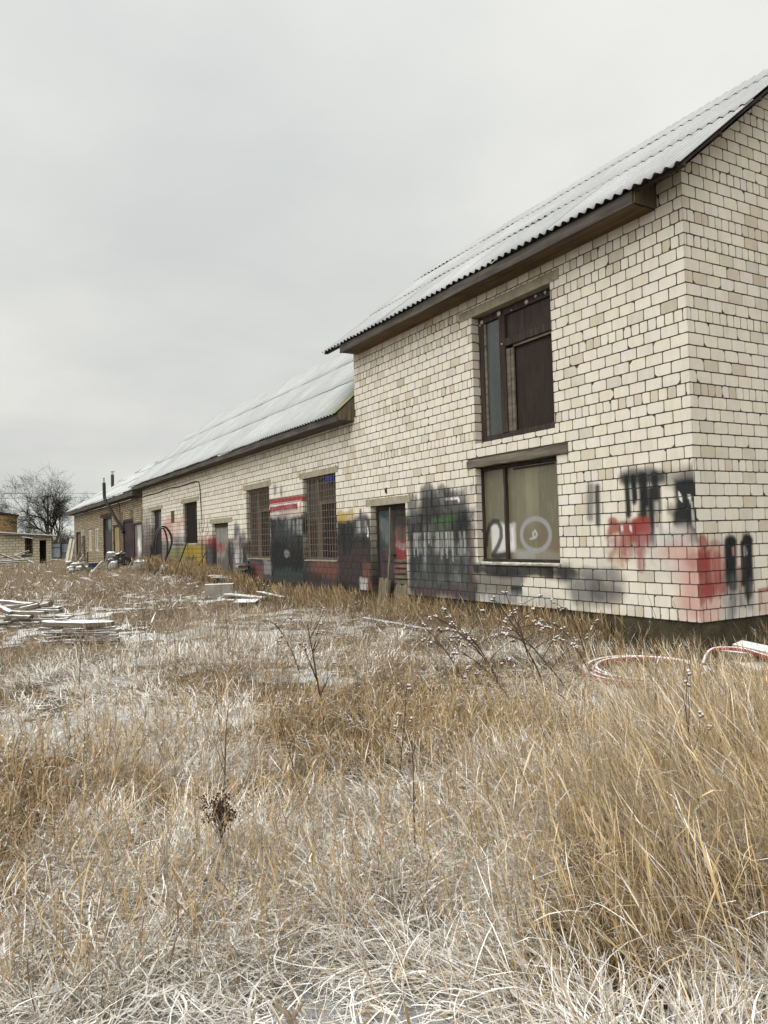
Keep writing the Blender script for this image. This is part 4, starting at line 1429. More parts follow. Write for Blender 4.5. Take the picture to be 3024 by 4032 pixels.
for k in ('gp',):
    y0, y1, z0, z1 = FO[k]
    mb = MB()
    vbox(mb, y0, y1, z0, z1, FX - .01, FX + .03, col=(.26, .25, .21))
    mb.build('panel', PAINTED, FAR)
for k in ('v1', 'v2', 'v3'):
    y0, y1, z0, z1 = FO[k]
    mb = MB()
    vbox(mb, y0, y1, z0, z1, FX - .02, FX + .03, col=(.13, .10, .055))
    mb.build('vent_panel', PAINTED, FAR)
for k in ('wA', 'wB'):
    y0, y1, z0, z1 = FO[k]
    mb = MB()
    for a, b in ((y0 + .003, y0 + .24), (y1 - .24, y1 - .003), ((y0 + y1) / 2 - .12, (y0 + y1) / 2 + .12)):
        vbox(mb, a, b, z0 + .003, z1 - .003, FX + .03, FX + .09)
    for a, b in ((z0 + .004, z0 + .12), (z1 - .13, z1 - .004)):
        for (c, d_) in ((y0 + .24, (y0 + y1) / 2 - .12), ((y0 + y1) / 2 + .12, y1 - .24)):
            vbox(mb, c, d_, a, b, FX + .032, FX + .088)
    w = mb.build('window', CREAMWOOD, FAR)
    mb = MB()
    vbox(mb, y0 + .2, y1 - .2, z0 + .1, z1 - .1, FX + .10, FX + .105)
    mb.build('pane', GLASS, w)
mb = MB()
mb.tube([(.03, 34.2, 1.76), (-.5, 36.2, 3.52), (-.52, 36.28, 3.62), (-.52, 36.35, 3.75), (-.52, 36.4, 4.46)], .085, 10)
mb.tube([(-.52, 36.4, 4.4), (-.52, 36.4, 4.72)], .025, 6)
mb.tube([(-.52, 36.75, 4.72), (-.52, 36.1, 4.70)], .014, 5)
mb.build('stove_pipe', RUST, FAR)
mb = MB()
mb.tube([(FX - .02, 35.6, 3.33), (FX - .03, 35.2, 3.2), (FX - .03, 35.12, 2.9), (FX - .02, 35.2, 2.75)], .02, 5)
mb.build('cable_drop', CABLE, FAR)

# ------------------------------------------------------------------ shed, outbuilding, fence, far things
SHED = thing('block_shed', 'low pale block shed with a flat snowy roof and a dark doorway', 'shed', (-3, 57, -.1))
SO = [(-2.86, -2.33, .60, 1.84), (-1.86, -1.38, -.2, 1.66)]
mb = MB()
brickwork(mb, -7.5, -1.02, -.2, 2.12, lambda u, z, d: np.stack([u, 57 + d, z], -1), SO, course=.205, L=.42, H=.21, hdr=0, joint=.03, seed=21, base=((.43, .385, .285), (.38, .33, .235)), coarse=(4, 3), proud=.016,
          zmax=lambda u: 2.12 - .062 * (np.asarray(u) + 3.6), mortar=(.15, .13, .095))
brickwork(mb, 0, 5, -.2, 1.95, lambda u, z, d: np.stack([-1.02 - d, 57 + u, z], -1), [], course=.205, L=.42, H=.21, hdr=0, joint=.03, seed=22, base=((.40, .36, .265), (.36, .31, .22)), coarse=(2, 2))
for o_ in SO:
    mb.box((o_[1], 57.012, o_[2]), (o_[1] + .002, 57.3, o_[3]), (.3, .27, .2))
    mb.box((o_[0], 57.5, -.2), (o_[1], 57.52, 2.0), (.01, .009, .008))
mb.build('wall', BRICK, SHED)
mb = MB()
nx = 24
X, Y = np.meshgrid(np.linspace(-7.9, -.68, nx), np.linspace(56.7, 62.5, 8), indexing='ij')
Zr = 2.30 - .083 * (X + 3.9) + .02 * (fbm(X * 2, Y * 2, 6, 3) - .5) + (Y - 56.7) * .02
mb.grid(np.stack([X, Y, Zr], -1), np.tile(np.array(SNOW) * .95, (X.size, 1)))
mb.grid(np.stack([X, Y, Zr - .11], -1), (.06, .055, .05))
e = np.stack([np.stack([X[:, 0], Y[:, 0], Zr[:, 0]], -1), np.stack([X[:, 0], Y[:, 0] + .0, Zr[:, 0] - .06], -1)], 1)
mb.grid(e, np.tile(np.array(SNOW) * .8, (e.shape[0] * 2, 1)))
e = np.stack([np.stack([X[:, 0], Y[:, 0] + .004, Zr[:, 0] - .06], -1), np.stack([X[:, 0], Y[:, 0] + .004, Zr[:, 0] - .12], -1)], 1)
mb.grid(e, (.05, .04, .035))
mb.obox((-3.1, 56.66, 1.96), (-2.35, 56.62, 1.82), .14, .04, col=np.array(SNOW))
mb.obox((-4.4, 56.7, 2.17), (-2.7, 56.66, 2.08), .12, .05, col=(.15, .13, .1))
mb.build('roof', ROOF, SHED)
mb = MB()
for (a, b) in ((-2.84, -2.72), (-2.62, -2.56), (-2.46, -2.35)):
    vbox(mb, 0, 1, 0, 1, 0, 1) if False else mb.box((a, 57.05, .62), (b, 57.12, 1.82))
mb.box((-2.85, 57.04, .62), (-2.34, 57.13, .70))
mb.box((-2.72, 57.06, 1.3), (-2.46, 57.11, 1.36))
mb.build('window', m_wood('brown_shed_window', (.025, .014, .011), (.085, .055, .045), (2, 2, .3)), SHED)
mb = MB()
mb.box((-1.9, 56.97, 1.67), (-1.30, 57.1, 1.78))
mb.build('lintel', CONC, SHED)

OUTB = thing('brick_outbuilding', 'orange brick outbuilding with a dark parapet rising behind the block shed', 'building', (-6, 76, 0))
mb = MB()
brickwork(mb, -8.5, -2.2, 0, 4.3, lambda u, z, d: np.stack([u, 75 + d, z], -1), [], course=.15, L=.30, hdr=0, joint=.028, seed=31, base=((.37, .245, .115), (.30, .19, .085)), coarse=(2, 2), zmax=lambda u: 4.22 - .22 * (np.asarray(u) + 2.2) * .9, tan=.4)
brickwork(mb, 0, 4, 0, 4.1, lambda u, z, d: np.stack([-2.2 - d, 75 + u, z], -1), [], course=.15, L=.3, hdr=0, joint=.028, seed=32, base=((.33, .22, .10), (.28, .18, .085)), coarse=(2, 2))
mb.build('wall', BRICK, OUTB)
mb = MB()
mb.prism([(-8.6, 4.22 + .198 * 6.3 + .02), (-2.02, 4.20), (-2.02, 4.34), (-8.6, 4.36 + .198 * 6.3)], 74.85, 79, 1)
mb.build('roof', m_stone('dark_roof_edge', (.03, .025, .02), (.09, .075, .06), 4), OUTB)

FENCE = thing('metal_fence', 'grey profiled sheet metal fence between the block shed and the far wing', 'fence', (-.4, 57.4, -.1))
xs = np.arange(-1.0, -.36, .012)
for (a, b, yo) in ((-1.03, -.36, 57.3), (-.26, .9, 57.5)):
    xs = np.arange(a, b, .012)
    pr = .02 * np.sign(np.sin(xs * 2 * math.pi / .13)) * np.clip(np.abs(np.sin(xs * 2 * math.pi / .13)) * 2, 0, 1)
    m = MB()
    V = np.stack([np.stack([xs, yo + pr, 0 * xs + z], -1) for z in (.28, .8, 1.36)], 0)
    m.grid(V)
    m.build('sheet', FENCEMETAL, FENCE)
for x in (-.31,):
    m = MB()
    m.box((x - .05, 57.2, -.2), (x + .05, 57.3, 1.40))
    m.build('post', BLACKPIPE, FENCE)
for z in (1.07, .30):
    m = MB()
    m.box((-1.03, 57.24, z - .02), (-.36, 57.27, z + .02))
    m.build('rail', BLACKPIPE, FENCE)
for z in (.64, 1.355):
    m = MB()
    m.box((-.26, 57.42, z - .02), (.9, 57.45, z + .02))
    m.build('rail', BLACKPIPE, FENCE)
mb = MB()
mb.box((-1.10, 56.5, -.15), (-.36, 56.9, .16), bev=.02)
tag(mb.build('stone_trough', m_stone('ochre_block', (.12, .10, .06), (.22, .19, .12), 5, .8)), 'low ochre block with a snowy top standing before the metal fence', 'block')


# ------------------------------------------------------------------ bare trees
def tree_mesh(base, height, spread, seed, levels=5, lean=(0, 0), trunk_r=.16, droop=.0, side=5, dens=1.0, first=.18, straight=.75):
    r = random.Random(seed)
    trunk, crown = MB(), MB()

    def branch(p, d, L, rad, lv, m):
        n = 5 if lv < 2 else 4 if lv < 4 else 3
        pts, rr = [np.array(p)], [rad]
        dd = np.array(d, float)
        for i in range(n):
            dd = dd + np.array([r.gauss(0, .16), r.gauss(0, .16), r.gauss(.03, .10)]) * (1.25 - straight * .5) + np.array([0, 0, -droop * lv * .1 * i / n])
            dd /= np.linalg.norm(dd)
            pts.append(pts[-1] + dd * L / n)
            rr.append(max(rad * (1 - .55 * (i + 1) / n), .006))
        m.tube(pts, rr, 6 if lv < 2 else 4 if lv < 4 else 3, cap=False)
        if lv >= levels:
            return
        kids = int(round((5, 5, 5, 4, 3, 2)[lv] * dens + r.random() * .8))
        for k in range(kids):
            t = r.uniform(.28 if lv else first, 1.0)
            i = min(n - 1, int(t * n))
            q = pts[i] + (pts[i + 1] - pts[i]) * (t * n - i)
            base_d = (pts[i + 1] - pts[i])
            base_d = base_d / np.linalg.norm(base_d)
            a = r.uniform(0, 2 * math.pi)
            ref = np.cross(base_d, [0.3, .2, 1.0])
            ref /= np.linalg.norm(ref)
            bi = np.cross(base_d, ref)
            k_ = r.uniform(.65, 1.35) * (spread if lv == 0 else .95)
            nd = base_d + (ref * math.cos(a) + bi * math.sin(a)) * k_ + np.array([0, 0, .18 - droop * .1 * lv])
            nd /= np.linalg.norm(nd)
            branch(q, nd, L * r.uniform(.50, .78), rr[i] * r.uniform(.52, .74), lv + 1, crown)
    branch(base, (lean[0], lean[1], 1), height * .55, trunk_r, 0, trunk)
    return trunk, crown


def tree(name, label, base, height, spread, seed, mat, group='bare trees behind the yard', **kw):
    t = thing(name, label, 'tree', base, group)
    tr, cr_ = tree_mesh(base, height, spread, seed, **kw)
    tr.build('trunk', mat, t, smooth=True)
    cr_.build('crown', mat, t, smooth=True)
    return t


tree('bare_tree', 'tall bare fruit tree with a wide tangled crown between the shed and the far wing', (.6, 70, -.1), 8.0, .92, 40, BARK, levels=5, trunk_r=.20, first=.10, droop=.25, dens=1.15)
tree('bare_tree', 'lower bare tree leaning left beside the tall fruit tree', (-.9, 68, -.1), 4.4, 1.0, 5, BARKG, levels=5, lean=(-.35, 0), trunk_r=.11, droop=.55, first=.1, dens=.95)
tree('bare_tree', 'bare thorny tree showing above the orange brick outbuilding', (-4.2, 82, 0), 6.0, 1.0, 9, BARK, levels=5, trunk_r=.12, droop=.35, first=.35, dens=.9)
tree('bare_tree', 'thin bare tree showing just behind the end of the far wing', (3.4, 68, -.1), 5.6, .8, 15, BARK, levels=4, trunk_r=.11, first=.2)
for i, (x, y, h, s_, lb) in enumerate(((-1.6, 66, 2.4, 51, 'leafless olive shrub left of the tall fruit tree, behind the shed roof'), (.3, 65, 2.8, 52, 'leafless olive shrub at the foot of the tall fruit tree'), (1.7, 66, 2.9, 53, 'leafless olive shrub tucked against the end of the far wing'), (-.6, 63.5, 2.3, 54, 'lowest leafless olive shrub, right over the metal fence'))):
    t = thing('bare_shrub', lb, 'shrub', (x, y, -.1), 'leafless shrubs behind the fence')
    m = MB()
    for k in range(7):
        a = rng.uniform(0, 6.28)
        tr, cr_ = tree_mesh((x + math.cos(a) * .5, y + math.sin(a) * .4, -.1), h * rng.uniform(.8, 1.25), 1.0, s_ * 10 + k, levels=3, lean=(math.cos(a) * .55, math.sin(a) * .4), trunk_r=.035, droop=.2, first=.05, dens=1.2)
        m.merge(tr)
        m.merge(cr_)
    m.build('crown', BARKG, t)
mb = MB()
mb.tube([(.24, 72, -.2), (.24, 72, 6.05)], [.13, .09], 8)
t = thing('utility_pole', 'grey utility pole standing in front of the tall fruit tree crown', 'pole', (.24, 72, -.2))
mb.build('shaft', m_wood('grey_pole_wood', (.07, .065, .05), (.15, .14, .11), (3, 3, .2)), t, smooth=True)
mb = MB()
mb.obox((-.25, 71.9, 5.95), (.75, 71.9, 5.95), .08, .08)
mb.build('crossarm', DARKWOOD, t)
for i, (z0, z1, z2, lb) in enumerate(((5.85, 6.03, 6.0, 'upper thin power line crossing the sky at the left behind the tree'), (5.47, 5.6, 5.62, 'lower thin power line crossing the sky at the left behind the tree'))):
    mb = MB()
    pts = [(-45 + 45 * k / 12, 72, z1 + .25 + (k / 12 - 1) * .1 - .9 * (1 - (2 * k / 12 - 1) ** 2) * .35) for k in range(13)] + [(45 * k / 12, 72, z2 + .35 - .9 * (1 - (2 * k / 12 - 1) ** 2) * .35) for k in range(1, 13)]
    mb.tube(pts, .014, 4)
    tag(mb.build('power_line', CABLE), lb, 'wire', 'power lines')


# ------------------------------------------------------------------ planks, one object each
def plank(p0, p1, w, h, mat, label, name='plank', cat='plank', group=None, bow=0.0, jit=.003):
    p0 = np.array(p0, float)
    p1 = np.array(p1, float)
    L = np.linalg.norm(p1 - p0)
    m = MB()
    m.box((0, -w / 2, -h / 2), (L, w / 2, h / 2), axis=0, seg=8, jit=jit, bev=min(w, h) * .12)
    if bow:
        for v in m.v:
            v[:, 1] *= 1 - bow * (2 * v[:, 0] / L - 1) ** 2
    ob = m.build(name, mat, origin=(0, 0, 0))
    X = (p1 - p0) / L
    Y = np.cross([0, 0, 1.0], X)
    Y /= np.linalg.norm(Y)
    Z = np.cross(X, Y)
    ob.matrix_world = Matrix([[X[0], Y[0], Z[0], p0[0]], [X[1], Y[1], Z[1], p0[1]], [X[2], Y[2], Z[2], p0[2]], [0, 0, 0, 1]])
    return tag(ob, label, cat, group)


GB = 'boards stacked in the right pile'
B = [(-6.23, 7.80, -.15, -5.23, 7.23, -.19, .085, .34, .55, 'thick bow-edged slab with a snowy top crowning the right board pile'),
     (-6.27, 7.78, -.225, -5.97, 7.61, -.23, .031, .14, 0, 'short snowy board stub poking left from under the thick slab'),
     (-5.62, 7.40, -.245, -5.20, 7.16, -.24, .028, .12, 0, 'snowy board end poking right just under the thick slab'),
     (-5.90, 7.55, -.285, -5.14, 7.12, -.28, .024, .12, 0, None), (-6.19, 7.72, -.30, -5.51, 7.33, -.32, .028, .13, 0, None), (-5.60, 7.38, -.325, -5.18, 7.12, -.33, .026, .12, 0, None),
     (-6.26, 7.76, -.345, -6.02, 7.62, -.345, .028, .12, 0, None), (-5.95, 7.58, -.355, -5.31, 7.22, -.36, .024, .12, 0, None), (-5.6, 7.40, -.385, -5.18, 7.14, -.38, .022, .12, 0, None),
     (-5.62, 7.40, -.41, -5.14, 7.10, -.41, .020, .12, 0, None), (-5.80, 7.50, -.44, -5.16, 7.12, -.45, .022, .13, 0, None), (-5.9, 7.6, -.475, -5.16, 7.14, -.475, .022, .14, 0, 'lowest board of the right pile, half sunk in the grass'),
     (-6.04, 7.72, -.095, -5.86, 7.62, -.085, .026, .10, 0, 'small snowy offcut resting on top of the thick slab')]
for (a, b, c, d, e, f, h, w, bow, lb) in B:
    plank((a, b, c), (d, e, f), w, h, PLANK, lb or 'thin snow-edged board in the layered middle of the right pile', group=None if lb else GB, bow=bow)
for k in range(5):
    q = k / 5
    x = -6.22 + q * .5
    plank((x, 7.92 - q * .28, -.47 + .06 * (k % 4)), (x + .56, 7.60 - q * .28, -.47 + .06 * (k % 4)), .13, .03, PLANK, 'thin snow-edged board in the layered middle of the right pile', group=GB)
GA = 'boards heaped in the left pile'
A = [(-7.14, 11.55, .10, -6.13, 10.98, -.04, .06, .16, 'long snowy board slanting down along the top of the left pile'),
     (-6.54, 11.21, -.085, -6.20, 11.01, -.045, .07, .16, 'thick snowy board end on the upper left pile beside the dark one'),
     (-6.32, 11.05, -.13, -6.00, 10.86, -.06, .09, .14, 'dark-sided thick beam tilting up on the left pile'),
     (-6.05, 10.98, -.10, -5.80, 10.80, -.04, .08, .18, 'pale short block at the top right of the left pile'),
     (-6.70, 11.22, -.08, -6.50, 11.00, -.19, .08, .14, 'snowy board dipping steeply at the left front of the left pile'),
     (-6.47, 11.12, -.185, -5.90, 10.80, -.215, .07, .20, None), (-6.56, 11.08, -.245, -6.16, 10.85, -.285, .066, .2, None), (-6.04, 10.93, -.165, -5.63, 10.69, -.19, .062, .2, 'wide snowy board jutting right from the left pile'),
     (-5.98, 10.82, -.29, -5.44, 10.50, -.30, .038, .15, 'snowy board reaching farthest right from the left pile'), (-6.35, 11.0, -.40, -6.00, 10.80, -.41, .05, .15, None), (-6.50, 11.08, -.47, -6.28, 10.96, -.48, .033, .14, None),
     (-7.03, 11.49, -.28, -6.51, 11.19, -.29, .056, .2, None), (-6.29, 10.97, -.45, -6.00, 10.80, -.46, .049, .14, None), (-5.98, 10.80, -.335, -5.71, 10.63, -.35, .033, .14, None),
     (-7.03, 11.40, -.37, -6.52, 11.10, -.38, .04, .2, None), (-5.93, 10.88, -.13, -5.64, 10.70, -.13, .04, .16, None), (-6.7, 11.35, -.42, -5.9, 10.9, -.43, .05, .2, None), (-6.6, 11.3, -.35, -5.8, 10.85, -.36, .05, .2, None)]
for (a, b, c, d, e, f, h, w, lb) in A:
    plank((a, b, c), (d, e, f), w, h, PLANK, lb or 'snowy broken board lying among others in the left pile', group=None if lb else GA)

S3 = [((-4.71, 53.0, .72), (-3.78, 52.9, .28), .13, PLANK, 'snowy beam slanting down to the right in the heap before the shed, leftmost'),
      ((-4.74, 53.4, .46), (-3.15, 53.2, .68), .10, PLANK, 'snowy beam rising to the right behind the others before the shed'),
      ((-3.85, 52.8, .62), (-3.30, 52.7, .28), .10, PLANK, 'short snowy beam slanting down to the right before the shed window'),
      ((-3.79, 53.6, .58), (-2.80, 53.8, .88), .14, PLANK_BARE, 'bare brown beam rising towards the shed window'),
      ((-3.32, 53.9, .52), (-2.62, 54.0, .58), .20, PLANK_BARE, 'grey thick beam lying under the shed window'),
      ((-4.9, 52.6, .20), (-3.02, 52.5, .28), .12, PLANK, 'long snowy beam lying level at the front of the heap before the shed'),
      ((-5.0, 52.4, .08), (-3.6, 52.3, .14), .10, PLANK, 'lowest snowy beam at the front of the heap before the shed'),
      ((-3.03, 52.5, .24), (-2.66, 52.2, .02), .08, PLANK, 'short snowy stick dipping into the grass right of the heap before the shed')]
for p0, p1, w, mt, lb in S3:
    plank(p0, p1, w, w, mt, lb, 'beam', 'beam')
plank((-.80, 50.2, .0), (-.44, 50.35, 1.66), .34, .06, PALEPLANK, 'wide pale plank leaning on the far corner of the far wing', cat='plank')
plank((-.58, 50.0, .0), (-.28, 50.2, 1.62), .26, .06, PALEPLANK, 'second pale plank leaning just right of the wide pale one', cat='plank')
plank((-.58, 47.4, .0), (-.02, 47.45, 1.6), .22, .07, PLANK_BARE, 'dark weathered plank leaning by the small dark doorway of the far wing')
plank((-.50, 46.9, .02), (-.12, 46.9, .58), .16, .05, PLANK, 'short pale plank leaning low by the small dark doorway')
plank((-1.93, 31.5, -.12), (-1.47, 31.5, .40), .10, .04, PALEPLANK, 'pale lath tilted in the grass left of the round tank', cat='lath')
plank((-2.20, 33.0, .28), (-1.84, 33.0, -.14), .12, .10, PLANK_BARE, 'dark stub of beam tilted left of the pale lath')
plank((-2.1, 37, .18), (-1.5, 36.8, .20), .3, .05, PLANK, 'snowy board lying flat on the rubbish by the far windows')
plank((-1.6, 38, .30), (-1.2, 37.9, .40), .3, .14, PLANK_BARE, 'dark broken box side among the rubbish by the far windows')
plank((-.6, 30.5, .08), (-.15, 30.3, .12), .12, .03, PLANK, 'snowy lath lying right of the engine scrap, upper', cat='lath')
plank((-.7, 30.0, -.02), (-.1, 29.9, .03), .12, .03, PLANK, 'snowy lath lying right of the engine scrap, lower', cat='lath')
plank((-1.5, 29.6, -.18), (-.9, 29.0, -.12), .4, .05, PLANK, 'snowy sheet lying in the grass in front of the round tank', 'board', 'board')
for i, (x, y, z, s_) in enumerate(((-2.3, 36, -.02, .2), (-1.9, 35.5, -.02, .24), (-1.5, 35.2, -.0, .22), (-2.5, 34, -.08, .15), (-1.7, 39, .05, .25), (-1.1, 41, .1, .25), (-1.4, 44, .1, .22))):
    mb = MB()
    mb.sphere((x, y, z), (s_, s_ * .8, s_ * .62), 10, 7, None, .35, i)
    lb = ['leftmost small snowy block of the rubbish row before the far windows', 'snowy block between two others in the rubbish row', 'snowy block beside the blue crate', 'little snowy lump alone at the left of the rubbish', 'snowy lump behind the rubbish row near the dark door', 'snowy lump at the foot of the dark door', 'snowy lump beneath the pale far windows'][i]
    tag(mb.build('rubble_block', STONEM, smooth=True), lb, 'rubble', 'rubble by the far wing')
mb = MB()
mb.box((-1.72, 33.8, .05), (-1.28, 34.2, .26), bev=.02)
mb.box((-1.74, 33.78, .22), (-1.26, 34.22, .27), bev=.01)
tag(mb.build('crate', BLUEM), 'dark blue plastic crate among the rubbish behind the pale lath', 'crate')
mb = MB()
mb.tube([(-.62, 41.9, -.1), (-.6, 41.9, .75)], .035, 6)
tag(mb.build('stake', BLACKPIPE), 'thin dark stake standing under the pale far windows', 'stake')

# round tank and scrap engine
t = thing('round_tank', 'pale rusty domed tank lying before the engine scrap', 'tank', (-1.04, 31.1, -.16))
mb = MB()
mb.sphere((-1.04, 31.1, .11), (.25, .27, .27), 20, 14)
mb.build('shell', TANKM, t, smooth=True)
mb = MB()
an = np.linspace(0, 2 * math.pi, 25)
mb.tube(np.stack([-1.04 + .255 * np.cos(an), 31.1 - .02 + 0 * an, .11 + .275 * np.sin(an)], -1), .016, 6, cap=False)
for a in (-.14, -.05, .05, .14):
    th = np.linspace(-1.1, 1.1, 9)
    mb.tube(np.stack([-1.04 + a * 1.2 * np.cos(th * .2), 31.1 - .262 * np.cos(th) * math.cos(a * 4), .11 + .262 * np.sin(th)], -1), .008, 5)
mb.build('rim', RUST, t, smooth=True)
t = thing('scrap_engine', 'heap of grey engine scrap with pipes behind the round tank', 'scrap', (-.8, 32.5, .0))
r_ = random.Random(3)
mb = MB()
mb.box((-1.12, 32.2, -.05), (-.45, 32.9, .48), bev=.05)
mb.sphere((-.9, 32.4, .58), (.26, .2, .22), 12, 8, None, .3, 3)
mb.sphere((-.62, 32.3, .56), (.22, .2, .16), 12, 8, None, .4, 4)
for k in range(14):
    x, z = r_.uniform(-1.15, -.35), r_.uniform(.1, .68)
    mb.box((x - .07, 32.05, z - .05), (x + r_.uniform(.03, .1), 32.25, z + r_.uniform(.02, .08)), bev=.015)
mb.build('block', SCRAPM, t)
mb = MB()
for k in range(6):
    x = r_.uniform(-1.15, -.4)
    z = r_.uniform(.35, .7)
    mb.tube([(x, 32.0, z), (x + r_.uniform(-.2, .2), 31.95, z + r_.uniform(-.1, .12)), (x + r_.uniform(-.3, .3), 32.0, z - r_.uniform(0, .35))], .035, 7)
mb.tube([(-.45, 32.1, .70), (-.2, 32.0, .5), (-.22, 31.9, .1)], .05, 8)
mb.build('pipe', SCRAPM, t, smooth=True)
mb = MB()
for k in range(7):
    x = -.45 + .12 * math.cos(k)
    an = np.linspace(0, 6.28, 15)
    rr = r_.uniform(.12, .25)
    mb.tube(np.stack([-.33 + rr * np.cos(an), 31.8 + .05 * k + 0 * an, .3 + rr * np.sin(an)], -1), .025, 5, cap=False)
mb.build('wire_coil', BLACKPIPE, t, smooth=True)

# frosted stones and the black hoops
for pts, lb in (((-.62, 27, .16, .34, .24, .27, 3), 'pale frosted boulder leaning before the dark purple wall'), ((-.46, 23.3, .06, .24, .22, .26, 8), 'dark frosted stone behind the foot of the black hoop')):
    x, y, z, a, b, c, sd_ = pts
    mb = MB()
    mb.sphere((x, y, z), (a, b, c), 18, 12, None, .42, sd_)
    ob = mb.build('boulder', STONEM, smooth=False)
    tag(ob, lb, 'stone')


def smooth_curve(P, n=60):
    P = np.array(P, float)
    k = len(P)
    t = np.linspace(0, k - 1, n)
    out_ = []
    for q in t:
        i = int(min(max(math.floor(q), 0), k - 2))
        f = q - i
        p0, p1, p2, p3 = P[max(i - 1, 0)], P[i], P[i + 1], P[min(i + 2, k - 1)]
        out_.append(.5 * ((2 * p1) + (-p0 + p2) * f + (2 * p0 - 5 * p1 + 4 * p2 - p3) * f * f + (-p0 + 3 * p1 - 3 * p2 + p3) * f ** 3))
    return np.array(out_)


mb = MB()
mb.tube(smooth_curve([(-.92, 23.6, -.08), (-.60, 23.5, .32), (-.34, 23.45, .78), (-.22, 23.4, 1.22), (-.33, 23.4, 1.6), (-.54, 23.4, 1.78), (-.76, 23.4, 1.62), (-.88, 23.45, 1.25), (-.9, 23.5, .9)]), .040, 8)
tag(mb.build('pipe_hoop', BLACKRUBBER, smooth=True), 'larger black plastic pipe bent into a standing hoop by the far window', 'pipe', 'black pipe hoops')
mb = MB()
mb.tube(smooth_curve([(-.70, 23.2, -.08), (-.60, 23.2, .28), (-.47, 23.2, .72), (-.44, 23.2, 1.15), (-.50, 23.2, 1.52), (-.60, 23.2, 1.70), (-.76, 23.2, 1.58), (-.86, 23.2, 1.2), (-.84, 23.25, .7)]), .036, 8)
tag(mb.build('pipe_hoop', BLACKRUBBER, smooth=True), 'narrower black plastic pipe hoop standing inside the larger one', 'pipe', 'black pipe hoops')
mb = MB()
mb.tube([(-.64, 26, -.05), (-.45, 26, .7), (-.33, 26, 1.25)], .03, 6)
mb.sphere((-.42, 26, .92), (.07, .07, .24), 8, 8, None, .5, 2)
tag(mb.build('bundle_pole', BLACKPIPE), 'dark pole wrapped with rags leaning left of the black hoops', 'pole')
mb = MB()
mb.tube([(-.78, 21.05, -.15), (-.03, 22.0, 1.12)], .028, 6)
tag(mb.build('iron_rod', RUST), 'dark iron rod leaning on the wall right of the black hoops', 'rod')
mb = MB()
mb.tube([(-.35, 20.1, -.05), (-.03, 19.48, .83)], .022, 6)
tag(mb.build('wooden_stick', PALEWOOD), 'pale stick leaning on the yellow graffiti under the cable', 'stick')
mb = MB()
mb.tube([(-.3, 21.4, -.05), (-.02, 21.1, .68)], .022, 6)
tag(mb.build('wooden_stick', GREYWOOD), 'grey stick leaning on the dark patch of the yellow graffiti', 'stick')
mb = MB()
mb.obox((-.9, 22.7, -.05), (-.35, 23.0, .30), .05, .05)
tag(mb.build('iron_rod', RUST), 'short dark rod lying tilted at the foot of the black hoop', 'rod')
# crate, bench, planks near the small door
mb = MB()
mb.obox((-1.48, 14.75, -.24), (-.77, 14.45, -.24), .36, .38, bev=.012)
tag(mb.build('concrete_block', CRATEM), 'square grey concrete block standing in the grass before the small grey door', 'block')
t = thing('makeshift_bench', 'low makeshift bench of two snowy boards behind the grey block', 'bench', (-.5, 16.5, -.2))
for i, (a, b) in enumerate((((-.80, 16.7, .10), (-.42, 16.4, .09)), ((-.80, 16.4, .055), (-.33, 16.1, .045)))):
    m = MB()
    m.obox(a, b, .16, .03, jit=.002, seg=4)
    m.build('seat_board', WHITEBOARD, t)
m = MB()
for x, y in ((-.70, 16.5), (-.62, 16.4), (-.42, 16.3)):
    m.box((x - .025, y - .02, -.22), (x + .025, y + .02, .04))
m.build('leg', DARKWOOD, t)
plank((-.36, 16.3, -.0), (-.06, 16.1, -.06), .2, .04, PLANK, 'snowy plank propped on a dark box beside the makeshift bench')
mb = MB()
mb.box((-.36, 15.95, -.22), (-.08, 16.3, -.06), bev=.01)
tag(mb.build('wooden_box', PLANK_BARE), 'dark wooden box under the plank beside the makeshift bench', 'box')
t = thing('broken_stool', 'broken dark wooden stool leaning by the wall below the far barred window', 'stool', (-.2, 15.1, -.2))
m = MB()
m.obox((-.25, 15.6, .45), (-.25, 14.72, .44), .2, .05, jit=.004, seg=4)
m.obox((-.26, 15.5, .30), (-.26, 14.75, .40), .03, .16, jit=.004, seg=4)
m.build('seat', GREYWOOD, t)
for a, b in (((-.22, 15.05, .42), (-.22, 15.05, -.2)), ((-.2, 14.8, .55), (-.2, 14.78, .05))):
    m = MB()
    m.obox(a, b, .05, .06, up=(0, 1, 0))
    m.build('leg', DARKWOOD, t)
plank((-1.10, 14.0, -.30), (-.62, 12.4, -.34), .26, .03, WHITEBOARD, 'white snowy board in the grass right of the grey block, upper of two', 'board', 'board')
plank((-1.42, 13.0, -.38), (-.98, 12.4, -.37), .14, .03, WHITEBOARD, 'narrow white board in the grass right of the grey block, left of the sheet', 'board', 'board')
plank((-1.36, 11.9, -.38), (-1.02, 12.5, -.36), .55, .02, WHITEBOARD, 'white crumpled sheet lying in the grass below the white boards', 'board', 'board')
plank((-.62, 12.9, -.22), (-.45, 11.6, -.30), .14, .04, PLANK, 'dark snowy plank lying behind the white boards, nearest the wall')
plank((-.80, 6.75, -.42), (-.78, 4.45, -.44), .09, .07, PLANK, 'long mossy beam lying in the grass in front of the double door', 'beam', 'beam')

